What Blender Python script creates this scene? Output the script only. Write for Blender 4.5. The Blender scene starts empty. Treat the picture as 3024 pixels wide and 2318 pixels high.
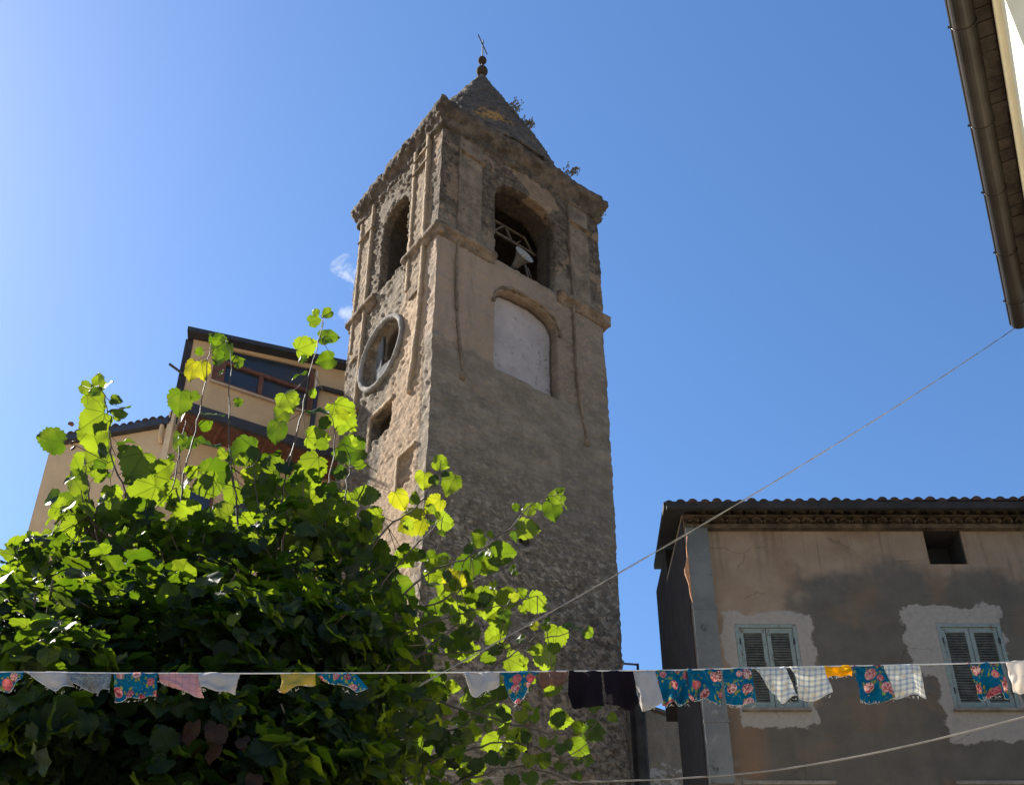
import bpy, bmesh, math, random
import numpy as np
from mathutils import Vector, Matrix, noise

random.seed(7)
S = bpy.context.scene
COL = S.collection
R = math.radians
CAMZ = 1.6
PITCH = R(31.0)
FPX, PCX, PCY = 3270.0, 1510.0, 1728.0        # focal length and optical centre of the photograph, in its pixels

# ------------------------------------------------------------------ camera
cam = bpy.data.cameras.new('camera')
camo = bpy.data.objects.new('camera', cam)
COL.objects.link(camo)
cam.sensor_width = 36.0
cam.lens = FPX / 3024 * 36
cam.shift_x = (1512 - PCX) / 3024
cam.shift_y = (PCY - 1159) / 3024
cam.clip_start = 0.05
cam.clip_end = 2000
camo.location = (0, 0, CAMZ)
camo.rotation_euler = (math.pi / 2 + PITCH, 0, 0)
S.camera = camo



def ray_dir(px, py):
    """direction of the ray through photo pixel (px, py)"""
    x = (px - PCX) / FPX
    u = (PCY - py) / FPX
    return Vector((x, math.cos(PITCH) - math.sin(PITCH) * u, math.sin(PITCH) + math.cos(PITCH) * u)).normalized()


# ------------------------------------------------------------------ sky, sun, exposure
SUN_EL, SUN_AZ = R(42), R(-58)                # azimuth from the view direction (+y) towards +x
w = bpy.data.worlds.new('World')
S.world = w
w.use_nodes = True
wt = w.node_tree
wt.nodes.clear()
sky = wt.nodes.new('ShaderNodeTexSky')
sky.sky_type = 'NISHITA'
sky.sun_disc = False
sky.sun_elevation = SUN_EL
sky.sun_rotation = SUN_AZ
sky.altitude = 200
sky.air_density = 1.0
sky.dust_density = 0.35
sky.ozone_density = 3.0
bg = wt.nodes.new('ShaderNodeBackground')
bg.inputs['Strength'].default_value = 0.068
wo = wt.nodes.new('ShaderNodeOutputWorld')
hs = wt.nodes.new('ShaderNodeHueSaturation')
hs.inputs['Saturation'].default_value = 1.16
hs.inputs['Hue'].default_value = 0.502
wt.links.new(sky.outputs[0], hs.inputs['Color'])
# two small wisps of cloud low on the left
wtc = wt.nodes.new('ShaderNodeTexCoord')
wn1 = wt.nodes.new('ShaderNodeTexNoise')
wmp = wt.nodes.new('ShaderNodeMapping')
wmp.inputs[3].default_value = (22, 22, 34)
wt.links.new(wtc.outputs['Generated'], wmp.inputs[0])
wt.links.new(wmp.outputs[0], wn1.inputs['Vector'])
wn1.inputs['Scale'].default_value = 1.6
wn1.inputs['Detail'].default_value = 7
wn1.inputs['Roughness'].default_value = 0.62
wn1.inputs['Distortion'].default_value = 0.8
acc = None
for (cx_, cy_, rad_) in ((736, 585, 0.026), (744, 678, 0.018)):
    dv = ray_dir(cx_ * 1.3796, cy_ * 1.3796)
    dd = wt.nodes.new('ShaderNodeVectorMath')
    dd.operation = 'DISTANCE'
    wt.links.new(wtc.outputs['Generated'], dd.inputs[0])
    dd.inputs[1].default_value = dv
    mr = wt.nodes.new('ShaderNodeMapRange')
    wt.links.new(dd.outputs['Value'], mr.inputs[0])
    mr.inputs[1].default_value = rad_
    mr.inputs[2].default_value = 0.0
    mr.inputs[3].default_value = 0.0
    mr.inputs[4].default_value = 0.42
    if acc is None:
        acc = mr.outputs[0]
    else:
        mm = wt.nodes.new('ShaderNodeMath')
        mm.operation = 'MAXIMUM'
        wt.links.new(acc, mm.inputs[0])
        wt.links.new(mr.outputs[0], mm.inputs[1])
        acc = mm.outputs[0]
ma = wt.nodes.new('ShaderNodeMath')
ma.operation = 'ADD'
wt.links.new(acc, ma.inputs[0])
wt.links.new(wn1.outputs[0], ma.inputs[1])
mr = wt.nodes.new('ShaderNodeMapRange')
mr.interpolation_type = 'SMOOTHSTEP'
wt.links.new(ma.outputs[0], mr.inputs[0])
mr.inputs[1].default_value = 0.72
mr.inputs[2].default_value = 0.98
mr.inputs[4].default_value = 0.6
mxw = wt.nodes.new('ShaderNodeMix')
mxw.data_type = 'RGBA'
wt.links.new(mr.outputs[0], mxw.inputs[0])
wt.links.new(hs.outputs[0], mxw.inputs[6])
mxw.inputs[7].default_value = (4.6, 4.8, 5.0, 1)
wt.links.new(mxw.outputs[2], bg.inputs['Color'])
wt.links.new(bg.outputs[0], wo.inputs[0])

sl = bpy.data.lights.new('sun', 'SUN')
sl.energy = 5.0
sl.angle = R(0.5)
sl.color = (1.0, 0.94, 0.84)
slo = bpy.data.objects.new('sun', sl)
COL.objects.link(slo)
sd = Vector((math.cos(SUN_EL) * math.sin(SUN_AZ), math.cos(SUN_EL) * math.cos(SUN_AZ), math.sin(SUN_EL)))
slo.rotation_euler = sd.to_track_quat('Z', 'Y').to_euler()
slo.location = (-30, 30, 40)

S.view_settings.view_transform = 'Standard'
S.view_settings.look = 'None'
S.view_settings.gamma = 1
S.view_settings.exposure = 1.7
S.cycles.max_bounces = 8
S.cycles.diffuse_bounces = 3
S.cycles.transmission_bounces = 3

# ------------------------------------------------------------------ helpers
CP, SP = math.cos(PITCH), math.sin(PITCH)


def ray(px, py):
    x = (px - PCX) / FPX
    u = (PCY - py) / FPX
    return Vector((x, CP - SP * u, SP + CP * u))


def at(px, py, y):
    """world point seen at photo pixel (px,py) at forward distance y"""
    d = ray(px, py)
    d = d * (y / d.y)
    return Vector((d.x, d.y, d.z + CAMZ))


def vw(x, y, d):
    return at(x * 1.3796, y * 1.3796, d)


class NT:
    def __init__(s, name):
        s.m = bpy.data.materials.new(name)
        s.m.use_nodes = True
        s.t = s.m.node_tree
        s.t.nodes.clear()
        s.out = s.t.nodes.new('ShaderNodeOutputMaterial')
        s._tc = None

    def n(s, typ, **kw):
        nd = s.t.nodes.new('ShaderNode' + typ)
        for k, v in kw.items():
            k2 = k.replace('_', ' ')
            if k in ('operation', 'blend_type', 'data_type', 'wave_type', 'bands_direction', 'feature', 'distance', 'noise_dimensions', 'interpolation_type', 'attribute_name', 'voronoi_dimensions', 'clamp', 'rings_direction'):
                setattr(nd, k, v)
                continue
            inp = nd.inputs[k2] if not k2.startswith('i') or not k2[1:].isdigit() else nd.inputs[int(k2[1:])]
            s.put(inp, v)
        return nd

    def put(s, inp, v):
        if isinstance(v, bpy.types.NodeSocket):
            s.t.links.new(v, inp)
        elif isinstance(v, bpy.types.Node):
            s.t.links.new(v.outputs[0], inp)
        else:
            if inp.type == 'RGBA' and len(v) == 3:
                v = (*v, 1)
            inp.default_value = v

    def obj(s):
        if not s._tc:
            s._tc = s.t.nodes.new('ShaderNodeTexCoord')
        return s._tc.outputs['Object']

    def uv(s):
        if not s._tc:
            s._tc = s.t.nodes.new('ShaderNodeTexCoord')
        return s._tc.outputs['UV']

    def math(s, op, a, b=0.0, c=0.0, clamp=False):
        nd = s.t.nodes.new('ShaderNodeMath')
        nd.operation = op
        nd.use_clamp = clamp
        s.put(nd.inputs[0], a)
        s.put(nd.inputs[1], b)
        s.put(nd.inputs[2], c)
        return nd.outputs[0]

    def mix(s, f, a, b, mode='MIX'):
        nd = s.t.nodes.new('ShaderNodeMix')
        nd.data_type = 'RGBA'
        nd.blend_type = mode
        nd.clamp_factor = True
        s.put(nd.inputs[0], f)
        s.put(nd.inputs[6], a)
        s.put(nd.inputs[7], b)
        return nd.outputs[2]

    def ramp(s, x, a, b, lo=0.0, hi=1.0, smooth=True):
        nd = s.t.nodes.new('ShaderNodeMapRange')
        nd.interpolation_type = 'SMOOTHSTEP' if smooth else 'LINEAR'
        s.put(nd.inputs[0], x)
        s.put(nd.inputs[1], a)
        s.put(nd.inputs[2], b)
        s.put(nd.inputs[3], lo)
        s.put(nd.inputs[4], hi)
        return nd.outputs[0]

    def noise(s, vec, scale, detail=4.0, rough=0.55, dist=0.0):
        nd = s.t.nodes.new('ShaderNodeTexNoise')
        s.put(nd.inputs['Vector'], vec)
        nd.inputs['Scale'].default_value = scale
        nd.inputs['Detail'].default_value = detail
        nd.inputs['Roughness'].default_value = rough
        nd.inputs['Distortion'].default_value = dist
        return nd.outputs[0]

    def voro(s, vec, scale, feature='F1', out='Distance', rnd=1.0, flat=False):
        nd = s.t.nodes.new('ShaderNodeTexVoronoi')
        nd.feature = feature
        nd.voronoi_dimensions = '2D' if flat else '3D'
        s.put(nd.inputs['Vector'], vec)
        nd.inputs['Scale'].default_value = scale
        nd.inputs['Randomness'].default_value = rnd
        return nd.outputs[out]

    def mapping(s, vec, scale=(1, 1, 1), loc=(0, 0, 0), rot=(0, 0, 0)):
        nd = s.t.nodes.new('ShaderNodeMapping')
        s.put(nd.inputs[0], vec)
        nd.inputs[1].default_value = loc
        nd.inputs[2].default_value = rot
        nd.inputs[3].default_value = scale
        return nd.outputs[0]

    def sep(s, vec):
        nd = s.t.nodes.new('ShaderNodeSeparateXYZ')
        s.put(nd.inputs[0], vec)
        return nd.outputs[0], nd.outputs[1], nd.outputs[2]

    def bump(s, h, strength=0.5, dist=0.05, normal=None):
        nd = s.t.nodes.new('ShaderNodeBump')
        s.put(nd.inputs['Height'], h)
        nd.inputs['Strength'].default_value = strength
        nd.inputs['Distance'].default_value = dist
        if normal is not None:
            s.put(nd.inputs['Normal'], normal)
        return nd.outputs[0]

    def principled(s, col, rough=0.9, normal=None, metallic=0.0, spec=0.3):
        p = s.t.nodes.new('ShaderNodeBsdfPrincipled')
        s.put(p.inputs['Base Color'], col)
        s.put(p.inputs['Roughness'], rough)
        p.inputs['Metallic'].default_value = metallic
        p.inputs['Specular IOR Level'].default_value = spec
        if normal is not None:
            s.put(p.inputs['Normal'], normal)
        return p

    def done(s, shader):
        s.t.links.new(shader.outputs[0] if isinstance(shader, bpy.types.Node) else shader, s.out.inputs[0])
        return s.m


def link(o):
    COL.objects.link(o)
    return o


def tag(o, label, cat, group=None, kind=None):
    if label:
        o['label'] = label
    if cat:
        o['category'] = cat
    if group:
        o['group'] = group
    if kind:
        o['kind'] = kind
    return o


def thing(name, loc, label, cat, rotz=0.0, group=None):
    o = link(bpy.data.objects.new(name, None))
    o.location = loc
    o.rotation_euler = (0, 0, rotz)
    o.empty_display_size = 0.2
    tag(o, label, cat, group)
    return o


class MB:
    """collects shapes (in the coordinates of the thing they belong to) into one mesh"""

    def __init__(s):
        s.v = []
        s.f = []

    def add(s, vs, fs):
        b = len(s.v)
        s.v += [tuple(v) for v in vs]
        s.f += [tuple(i + b for i in f) for f in fs]
        return s

    def box(s, x0, x1, y0, y1, z0, z1):
        return s.add([(x0, y0, z0), (x1, y0, z0), (x1, y1, z0), (x0, y1, z0), (x0, y0, z1), (x1, y0, z1), (x1, y1, z1), (x0, y1, z1)],
                     [(0, 3, 2, 1), (4, 5, 6, 7), (0, 1, 5, 4), (1, 2, 6, 5), (2, 3, 7, 6), (3, 0, 4, 7)])

    def prism(s, pts, d):
        """polygon pts (3d) pushed along vector d"""
        n = len(pts)
        d = Vector(d)
        vs = [Vector(p) for p in pts] + [Vector(p) + d for p in pts]
        return s.add(vs, [tuple(range(n))[::-1], tuple(range(n, 2 * n))] + [(i, (i + 1) % n, n + (i + 1) % n, n + i) for i in range(n)])

    def tube(s, pts, r, n=8, cap=True):
        pts = [Vector(p) for p in pts]
        rs = r if isinstance(r, (list, tuple)) else [r] * len(pts)
        rings = []
        prev = None
        for i, p in enumerate(pts):
            t = (pts[min(i + 1, len(pts) - 1)] - pts[max(i - 1, 0)]).normalized()
            if prev is None:
                a = Vector((0, 0, 1)) if abs(t.z) < 0.9 else Vector((1, 0, 0))
                u = t.cross(a).normalized()
            else:
                u = (prev - t * prev.dot(t)).normalized()
            prev = u
            v = t.cross(u)
            rings.append([p + (u * math.cos(2 * math.pi * k / n) + v * math.sin(2 * math.pi * k / n)) * rs[i] for k in range(n)])
        vs = [q for rg in rings for q in rg]
        fs = []
        for i in range(len(pts) - 1):
            for k in range(n):
                fs.append((i * n + k, i * n + (k + 1) % n, (i + 1) * n + (k + 1) % n, (i + 1) * n + k))
        if cap:
            fs.append(tuple(range(n))[::-1])
            fs.append(tuple((len(pts) - 1) * n + k for k in range(n)))
        return s.add(vs, fs)

    def lathe(s, prof, c=(0, 0, 0), n=24, axis=None):
        """profile of (radius, height) round an axis"""
        c = Vector(c)
        M = Matrix.Identity(3) if axis is None else Vector(axis).normalized().to_track_quat('Z', 'Y').to_matrix()
        vs = []
        for (r, z) in prof:
            for k in range(n):
                a = 2 * math.pi * k / n
                vs.append(c + M @ Vector((r * math.cos(a), r * math.sin(a), z)))
        fs = []
        for i in range(len(prof) - 1):
            for k in range(n):
                fs.append((i * n + k, i * n + (k + 1) % n, (i + 1) * n + (k + 1) % n, (i + 1) * n + k))
        fs.append(tuple(range(n))[::-1])
        fs.append(tuple((len(prof) - 1) * n + k for k in range(n)))
        return s.add(vs, fs)

    def ball(s, c, r, n=20):
        return s.lathe([(max(r * math.sin(math.pi * i / 10), 1e-4), -r * math.cos(math.pi * i / 10)) for i in range(11)], c, n)

    def build(s, name, mat, parent=None, smooth=False, label=None):
        me = bpy.data.meshes.new(name)
        me.from_pydata(s.v, [], s.f)
        me.materials.append(mat)
        bm = bmesh.new()
        bm.from_mesh(me)
        bmesh.ops.recalc_face_normals(bm, faces=bm.faces)
        bm.to_mesh(me)
        bm.free()
        if smooth:
            me.shade_smooth()
        o = link(bpy.data.objects.new(name, me))
        if parent:
            o.parent = parent
        if label:
            o['label'] = label
        return o


TW, TL = 4.73, 3.83
TEX = {}


def dtex(scale, kind='CLOUDS', depth=3):
    key = (scale, kind)
    if key not in TEX:
        t = bpy.data.textures.new('relief', kind)
        t.noise_scale = scale
        if kind == 'CLOUDS':
            t.noise_depth = depth
        TEX[key] = t
    return TEX[key]


def rough(o, voxel, layers):
    """old masonry: voxel remesh then displace the real surface by noise"""
    m = o.modifiers.new('remesh', 'REMESH')
    m.mode = 'VOXEL'
    m.voxel_size = voxel
    for sc, st, kind in layers:
        d = o.modifiers.new('relief', 'DISPLACE')
        d.texture = dtex(sc, kind)
        d.texture_coords = 'GLOBAL'
        d.strength = st
        d.mid_level = 0.5 if kind == 'CLOUDS' else 0.4
    return o


def bake(o):
    """turn the modifiers into plain mesh"""
    dg = bpy.context.evaluated_depsgraph_get()
    dg.update()
    me = bpy.data.meshes.new_from_object(o.evaluated_get(dg))
    o.modifiers.clear()
    o.data = me
    return o


def simple(name, col, rough_=0.8, metallic=0.0, var=0.25, scale=6.0, bump=0.15, spec=0.3):
    m = NT(name)
    nz = m.noise(m.obj(), scale, 6, 0.65)
    c = m.mix(m.ramp(nz, 0.3, 0.72), tuple(x * (1 - var) for x in col), tuple(min(1, x * (1 + var)) for x in col))
    fine = m.noise(m.obj(), scale * 9, 3, 0.6)
    return m.done(m.principled(c, rough_, m.bump(m.math('ADD', nz, m.math('MULTIPLY', fine, 0.4)), bump, 0.02), metallic, spec))


# ------------------------------------------------------------------ materials of the tower (object space = tower frame: x along right face, y along left face)
def mat_tower():
    m = NT('weathered_plaster_over_rubble')
    P = m.obj()
    x, y, z = m.sep(P)
    big = m.noise(P, 0.55, 5, 0.6)
    mid = m.noise(P, 2.2, 6, 0.65)
    fine = m.noise(P, 11, 6, 0.7)
    grit = m.noise(P, 45, 3, 0.7)
    warp = m.mix(0.12, P, m.n('TexNoise', Vector=P, Scale=3.0).outputs[1], 'ADD')
    blot = m.noise(m.mapping(P, (3.2, 3.2, 4.6)), 1.5, 9, 0.74, 0.4)
    pits = m.noise(m.mapping(P, (1, 1, 1.5)), 7.5, 6, 0.72)
    rub = m.mix(m.ramp(mid, 0.34, 0.7), (0.125, 0.11, 0.088), (0.22, 0.195, 0.155))
    rub = m.mix(m.math('MULTIPLY', m.ramp(m.math('ADD', blot, m.ramp(z, 7, 15, 0.07, -0.03)), 0.49, 0.56), 0.9), rub, (0.37, 0.33, 0.275))
    rub = m.mix(m.math('MULTIPLY', m.ramp(pits, 0.44, 0.36), 0.85), rub, (0.045, 0.038, 0.03))
    mortar = m.ramp(pits, 0.36, 0.55)
    # skin of plaster
    pl = m.mix(m.ramp(big, 0.35, 0.65), (0.225, 0.18, 0.14), (0.285, 0.225, 0.18))
    pl = m.mix(m.ramp(mid, 0.40, 0.68), pl, (0.20, 0.17, 0.14))
    pl = m.mix(m.math('MULTIPLY', m.ramp(m.noise(m.mapping(P, (3, 3, 0.5)), 1.0, 6, 0.7), 0.5, 0.68), 0.5), pl, (0.15, 0.13, 0.108))
    grey = m.mix(m.ramp(m.noise(m.mapping(P, (1.2, 1.2, 2.2)), 1.0, 7, 0.68), 0.36, 0.66), (0.135, 0.122, 0.102), (0.225, 0.20, 0.168))
    grey = m.mix(m.math('MULTIPLY', m.ramp(blot, 0.54, 0.64), 0.45), grey, (0.28, 0.25, 0.205))
    right = m.ramp(y, 0.40, 0.30)                      # 1 on the right-hand face
    # right face: pink plaster between the string course and the stained lower wall
    jag = m.math('MULTIPLY', m.math('SUBTRACT', m.noise(P, 1.4, 7, 0.65), 0.5), 1.3)
    zz = m.math('ADD', z, jag)
    tilt = m.math('MULTIPLY', x, 0.0)
    pink = m.math('MULTIPLY', m.ramp(m.math('ADD', zz, tilt), 17.42, 17.58, 0.12, 1.0), m.ramp(zz, 20.75, 20.4))
    pink = m.math('MULTIPLY', pink, m.ramp(zz, 15.2, 17.1))
    pink = m.math('MULTIPLY', pink, m.ramp(m.math('ADD', x, jag), 4.6, 4.1))
    rightside = m.ramp(m.math('ADD', x, m.math('MULTIPLY', jag, 0.7)), 2.3, 3.1)
    pink = m.math('MULTIPLY', pink, m.math('SUBTRACT', 1.0, m.math('MULTIPLY', m.math('MULTIPLY', rightside, m.ramp(fine, 0.42, 0.55)), 0.85)))
    patch = m.math('MULTIPLY', m.ramp(m.noise(P, 0.9, 6, 0.6), 0.53, 0.56), m.ramp(z, 20.4, 20.8))
    low = m.ramp(m.math('ADD', z, m.math('MULTIPLY', jag, 2.2)), 15.2, 12.6)
    rface = m.mix(m.math('MULTIPLY', low, m.ramp(m.math('ADD', mid, 0.06), 0.40, 0.5)), grey, rub)
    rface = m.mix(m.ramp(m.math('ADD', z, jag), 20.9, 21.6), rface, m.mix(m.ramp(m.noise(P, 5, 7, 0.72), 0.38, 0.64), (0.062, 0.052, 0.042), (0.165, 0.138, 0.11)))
    rface = m.mix(m.math('MULTIPLY', patch, 0.8), rface, (0.27, 0.205, 0.15))
    rface = m.mix(pink, rface, pl)
    dirty = m.math('MULTIPLY', m.ramp(m.noise(m.mapping(P, (2.5, 2.5, 0.35)), 1.0, 5, 0.7), 0.52, 0.7), 0.45)
    rface = m.mix(dirty, rface, (0.12, 0.105, 0.085))
    # left face: warm plaster low near the corner, bare rubble above and behind
    lw = m.math('ADD', m.math('ADD', y, m.math('MULTIPLY', m.math('SUBTRACT', z, 17.0), 0.16)), m.math('MULTIPLY', jag, 1.6))
    lface = m.mix(m.ramp(lw, 1.9, 1.3), m.mix(0.5, rub, (0.115, 0.10, 0.08)), m.mix(m.ramp(fine, 0.35, 0.7), (0.37, 0.29, 0.205), (0.26, 0.205, 0.15)))
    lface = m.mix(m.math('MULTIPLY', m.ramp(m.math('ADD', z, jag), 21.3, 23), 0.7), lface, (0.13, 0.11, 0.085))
    col = m.mix(right, lface, rface)
    sp = m.ramp(fine, 0.62, 0.72)
    col = m.mix(m.math('MULTIPLY', sp, 0.55), col, (0.40, 0.36, 0.30))
    col = m.mix(m.math('MULTIPLY', m.ramp(fine, 0.38, 0.28), 0.75), col, (0.055, 0.048, 0.04))
    col = m.mix(m.math('MULTIPLY', m.ramp(m.noise(P, 26, 4, 0.7), 0.6, 0.7), 0.5), col, (0.07, 0.06, 0.05))
    ochre = m.math('MULTIPLY', m.ramp(m.noise(P, 1.7, 5, 0.6), 0.71, 0.76), m.ramp(z, 19, 22))
    col = m.mix(ochre, col, (0.42, 0.22, 0.06))
    # darker inside the openings and belfry chamber, their shade put into the colour
    inner_shade = m.math('MULTIPLY', m.ramp(x, 0.16, 0.24), m.ramp(y, 0.18, 0.26))
    inner_shade = m.math('MULTIPLY', inner_shade, m.ramp(x, TW - 0.2, TW - 0.3))
    col = m.mix(m.math('MULTIPLY', inner_shade, 0.8), col, (0.05, 0.043, 0.036))
    col = m.mix(1.0, col, (0.97, 0.86, 0.76), 'MULTIPLY')
    rm = m.mix(right, (1, 1, 1), m.mix(m.ramp(z, 15.5, 12.5), m.mix(m.ramp(z, 20.3, 21.2), (0.35, 0.35, 0.35), (0.9, 0.9, 0.9)), (1, 1, 1)))
    hgt = m.math('ADD', m.math('MULTIPLY', fine, 0.8), m.math('ADD', m.math('MULTIPLY', grit, 0.3), m.math('MULTIPLY', mortar, m.math('MULTIPLY', 0.5, m.math('SUBTRACT', 1.0, pink)))))
    return m.done(m.principled(col, 0.95, m.bump(m.math('MULTIPLY', hgt, rm), 0.85, 0.075), spec=0.15))


def mat_stone(name, a, b, scale=4.0, bumpd=0.05, ochre=0.0):
    m = NT(name)
    a, b = [(q[0] * 0.98, q[1] * 0.87, q[2] * 0.77) for q in (a, b)]
    P = m.obj()
    n1 = m.noise(P, scale, 7, 0.7)
    n2 = m.noise(P, scale * 5, 5, 0.7)
    c = m.mix(m.ramp(n1, 0.36, 0.68), a, b)
    c = m.mix(m.math('MULTIPLY', m.ramp(n2, 0.42, 0.3), 0.7), c, tuple(0.35 * q for q in a))
    c = m.mix(m.math('MULTIPLY', m.ramp(n2, 0.62, 0.72), 0.6), c, tuple(min(1, 1.5 * q) for q in b))
    if ochre:
        c = m.mix(m.math('MULTIPLY', m.ramp(m.noise(P, 1.9, 6, 0.7), 0.66, 0.72), ochre), c, (0.42, 0.22, 0.06))
    return m.done(m.principled(c, 0.95, m.bump(m.math('ADD', n1, n2), 0.8, bumpd), spec=0.15))


def mat_spire():
    m = NT('spire_slates')
    P = m.obj()
    x, y, z = m.sep(P)
    n1 = m.noise(P, 3.2, 7, 0.7)
    n2 = m.noise(P, 14, 5, 0.7)
    zz = m.math('ADD', z, m.math('MULTIPLY', n1, 0.5))
    course = m.math('FRACT', m.math('MULTIPLY', zz, 4.2))
    slate = m.voro(m.mapping(P, (4, 4, 6)), 1.0, 'F1', 'Distance')
    c = m.mix(m.ramp(n1, 0.35, 0.68), (0.05, 0.04, 0.031), (0.115, 0.092, 0.072))
    c = m.mix(m.math('MULTIPLY', m.ramp(course, 0.16, 0.02), 0.7), c, (0.05, 0.045, 0.04))
    c = m.mix(m.math('MULTIPLY', m.ramp(n2, 0.58, 0.70), 0.6), c, (0.30, 0.26, 0.21))
    c = m.mix(m.math('MULTIPLY', m.ramp(n2, 0.4, 0.28), 0.8), c, (0.04, 0.036, 0.032))
    # a tuft-sized blot of orange lichen low on the front of the spire
    d = m.n('VectorMath', operation='DISTANCE', i0=P, i1=(1.62, 0.36, 25.95))
    li = m.math("MULTIPLY", m.ramp(m.math("ADD", d.outputs["Value"], m.math("MULTIPLY", m.math("SUBTRACT", m.noise(P, 9, 7, 0.75), 0.5), 2.6)), 0.42, 0.2), 0.75)
    c = m.mix(li, c, (0.40, 0.20, 0.05))
    h = m.math('ADD', m.math('MULTIPLY', course, 0.5), m.math('ADD', n2, m.math('MULTIPLY', slate, 0.4)))
    return m.done(m.principled(c, 0.9, m.bump(h, 0.9, 0.06), spec=0.2))


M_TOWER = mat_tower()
M_CORN = mat_stone('cornice_stone', (0.05, 0.043, 0.035), (0.135, 0.112, 0.088), 3.5, 0.06, 0.7)
M_STRING = mat_stone('string_course_stone', (0.09, 0.074, 0.057), (0.22, 0.175, 0.132), 3.0, 0.04)
M_PILR = mat_stone('pilaster_render', (0.10, 0.085, 0.068), (0.20, 0.168, 0.132), 2.0, 0.03)
M_PILL = mat_stone('pilaster_rubble', (0.17, 0.14, 0.105), (0.30, 0.245, 0.18), 6.0, 0.08)
M_TRIM = mat_stone('pilaster_edging', (0.25, 0.205, 0.15), (0.34, 0.275, 0.20), 2.0, 0.03)
M_RING = mat_stone('oculus_stone', (0.14, 0.145, 0.15), (0.24, 0.245, 0.25), 3.0, 0.025)
M_PANEL = mat_stone('niche_plaster', (0.255, 0.245, 0.262), (0.33, 0.318, 0.335), 1.1, 0.01)
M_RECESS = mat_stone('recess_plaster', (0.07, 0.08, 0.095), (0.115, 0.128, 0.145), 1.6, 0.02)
M_SPIRE = mat_spire()
M_BALL = mat_stone('finial_stone', (0.025, 0.021, 0.018), (0.05, 0.042, 0.035), 9.0, 0.02)
M_IRON = simple('dark_iron', (0.035, 0.035, 0.04), 0.6, 0.6, 0.3, 20, 0.1)
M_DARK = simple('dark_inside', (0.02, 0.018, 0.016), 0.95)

# ------------------------------------------------------------------ bell tower
AX, AY, AZ = -1.58, 16.51, R(53.22)
TW, TL = 4.73, 3.83
tower = thing('bell_tower', (AX, AY, 0), 'tall weathered stone bell tower with conical spire and arched belfry openings', 'tower', math.pi / 2 - AZ)
ZC = CAMZ


def arch(a0, a1, z0, z1, zs, n=18, ex=2.6):
    """outline of an opening with an arched head, in (along, height)"""
    c, hw = (a0 + a1) / 2, (a1 - a0) / 2
    pts = [(a0, z0), (a1, z0)]
    for i in range(n + 1):
        t = math.pi * i / n
        cx, sx = math.cos(t), math.sin(t)
        pts.append((c + hw * math.copysign(abs(cx) ** (2 / ex), cx), zs + (z1 - zs) * abs(sx) ** (2 / ex)))
    return pts


def cutR(pts, d, off=-0.3):      # opening through the right face (plane y=0)
    return MB().prism([(a, off, z + ZC) for a, z in pts], (0, d - off, 0))


def cutL(pts, d, off=-0.3):      # opening through the left face (plane x=0)
    return MB().prism([(off, a, z + ZC) for a, z in pts], (d - off, 0, 0))


def circ(ca, cz, r, n=40, sq=1.0):
    return [(ca + r * math.cos(2 * math.pi * i / n), cz + r * sq * math.sin(2 * math.pi * i / n)) for i in range(n)]


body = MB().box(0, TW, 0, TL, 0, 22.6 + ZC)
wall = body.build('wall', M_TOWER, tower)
cuts = [
    cutR(arch(1.52, 3.27, 18.97, 21.70, 20.95), 0.9),
    cutR(arch(1.52, 3.26, 15.76, 18.26, 17.62), 0.34),
    cutR([(2.16, 11.65), (2.43, 11.65), (2.43, 12.17), (2.16, 12.17)], 0.6),
    cutR([(2.26, 7.3), (2.42, 7.3), (2.42, 7.95), (2.26, 7.95)], 0.6),
    cutL(arch(1.36, 2.52, 19.07, 21.52, 20.85), 0.9),
    cutL(circ(2.10, 16.85, 0.80), 0.16),
    cutL([(1.48, 14.40), (2.28, 14.40), (2.28, 15.10), (1.48, 15.10)], 0.7),
    cutL([(0.50, 12.5), (1.02, 12.5), (1.02, 13.28), (0.50, 13.28)], 0.10),
    MB().box(0.75, TW - 0.75, 0.75, TL - 0.75, 18.5 + ZC, 22.2 + ZC),
    # second arched hole inside the oculus recess
    cutL([(2.20, 16.70), (1.62, 16.62), (1.52, 16.8), (1.53, 17.02), (1.66, 17.32), (1.86, 17.55), (2.08, 17.52), (2.24, 17.30)], 0.95, 0.1),
]
cobs = []
for c in cuts:
    co = c.build('cutter', M_TOWER)
    co.parent = None
    co.matrix_world = Matrix.Translation((AX, AY, 0)) @ Matrix.Rotation(math.pi / 2 - AZ, 4, 'Z')
    co.location = (AX, AY, 0)
    co.rotation_euler = (0, 0, math.pi / 2 - AZ)
    b = wall.modifiers.new('opening', 'BOOLEAN')
    b.operation = 'DIFFERENCE'
    b.solver = 'EXACT'
    b.object = co
    cobs.append(co)
rough(wall, 0.05, [(1.3, 0.07, 'CLOUDS'), (0.33, 0.05, 'CLOUDS'), (0.11, 0.06, 'CLOUDS')])
bake(wall)
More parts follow.
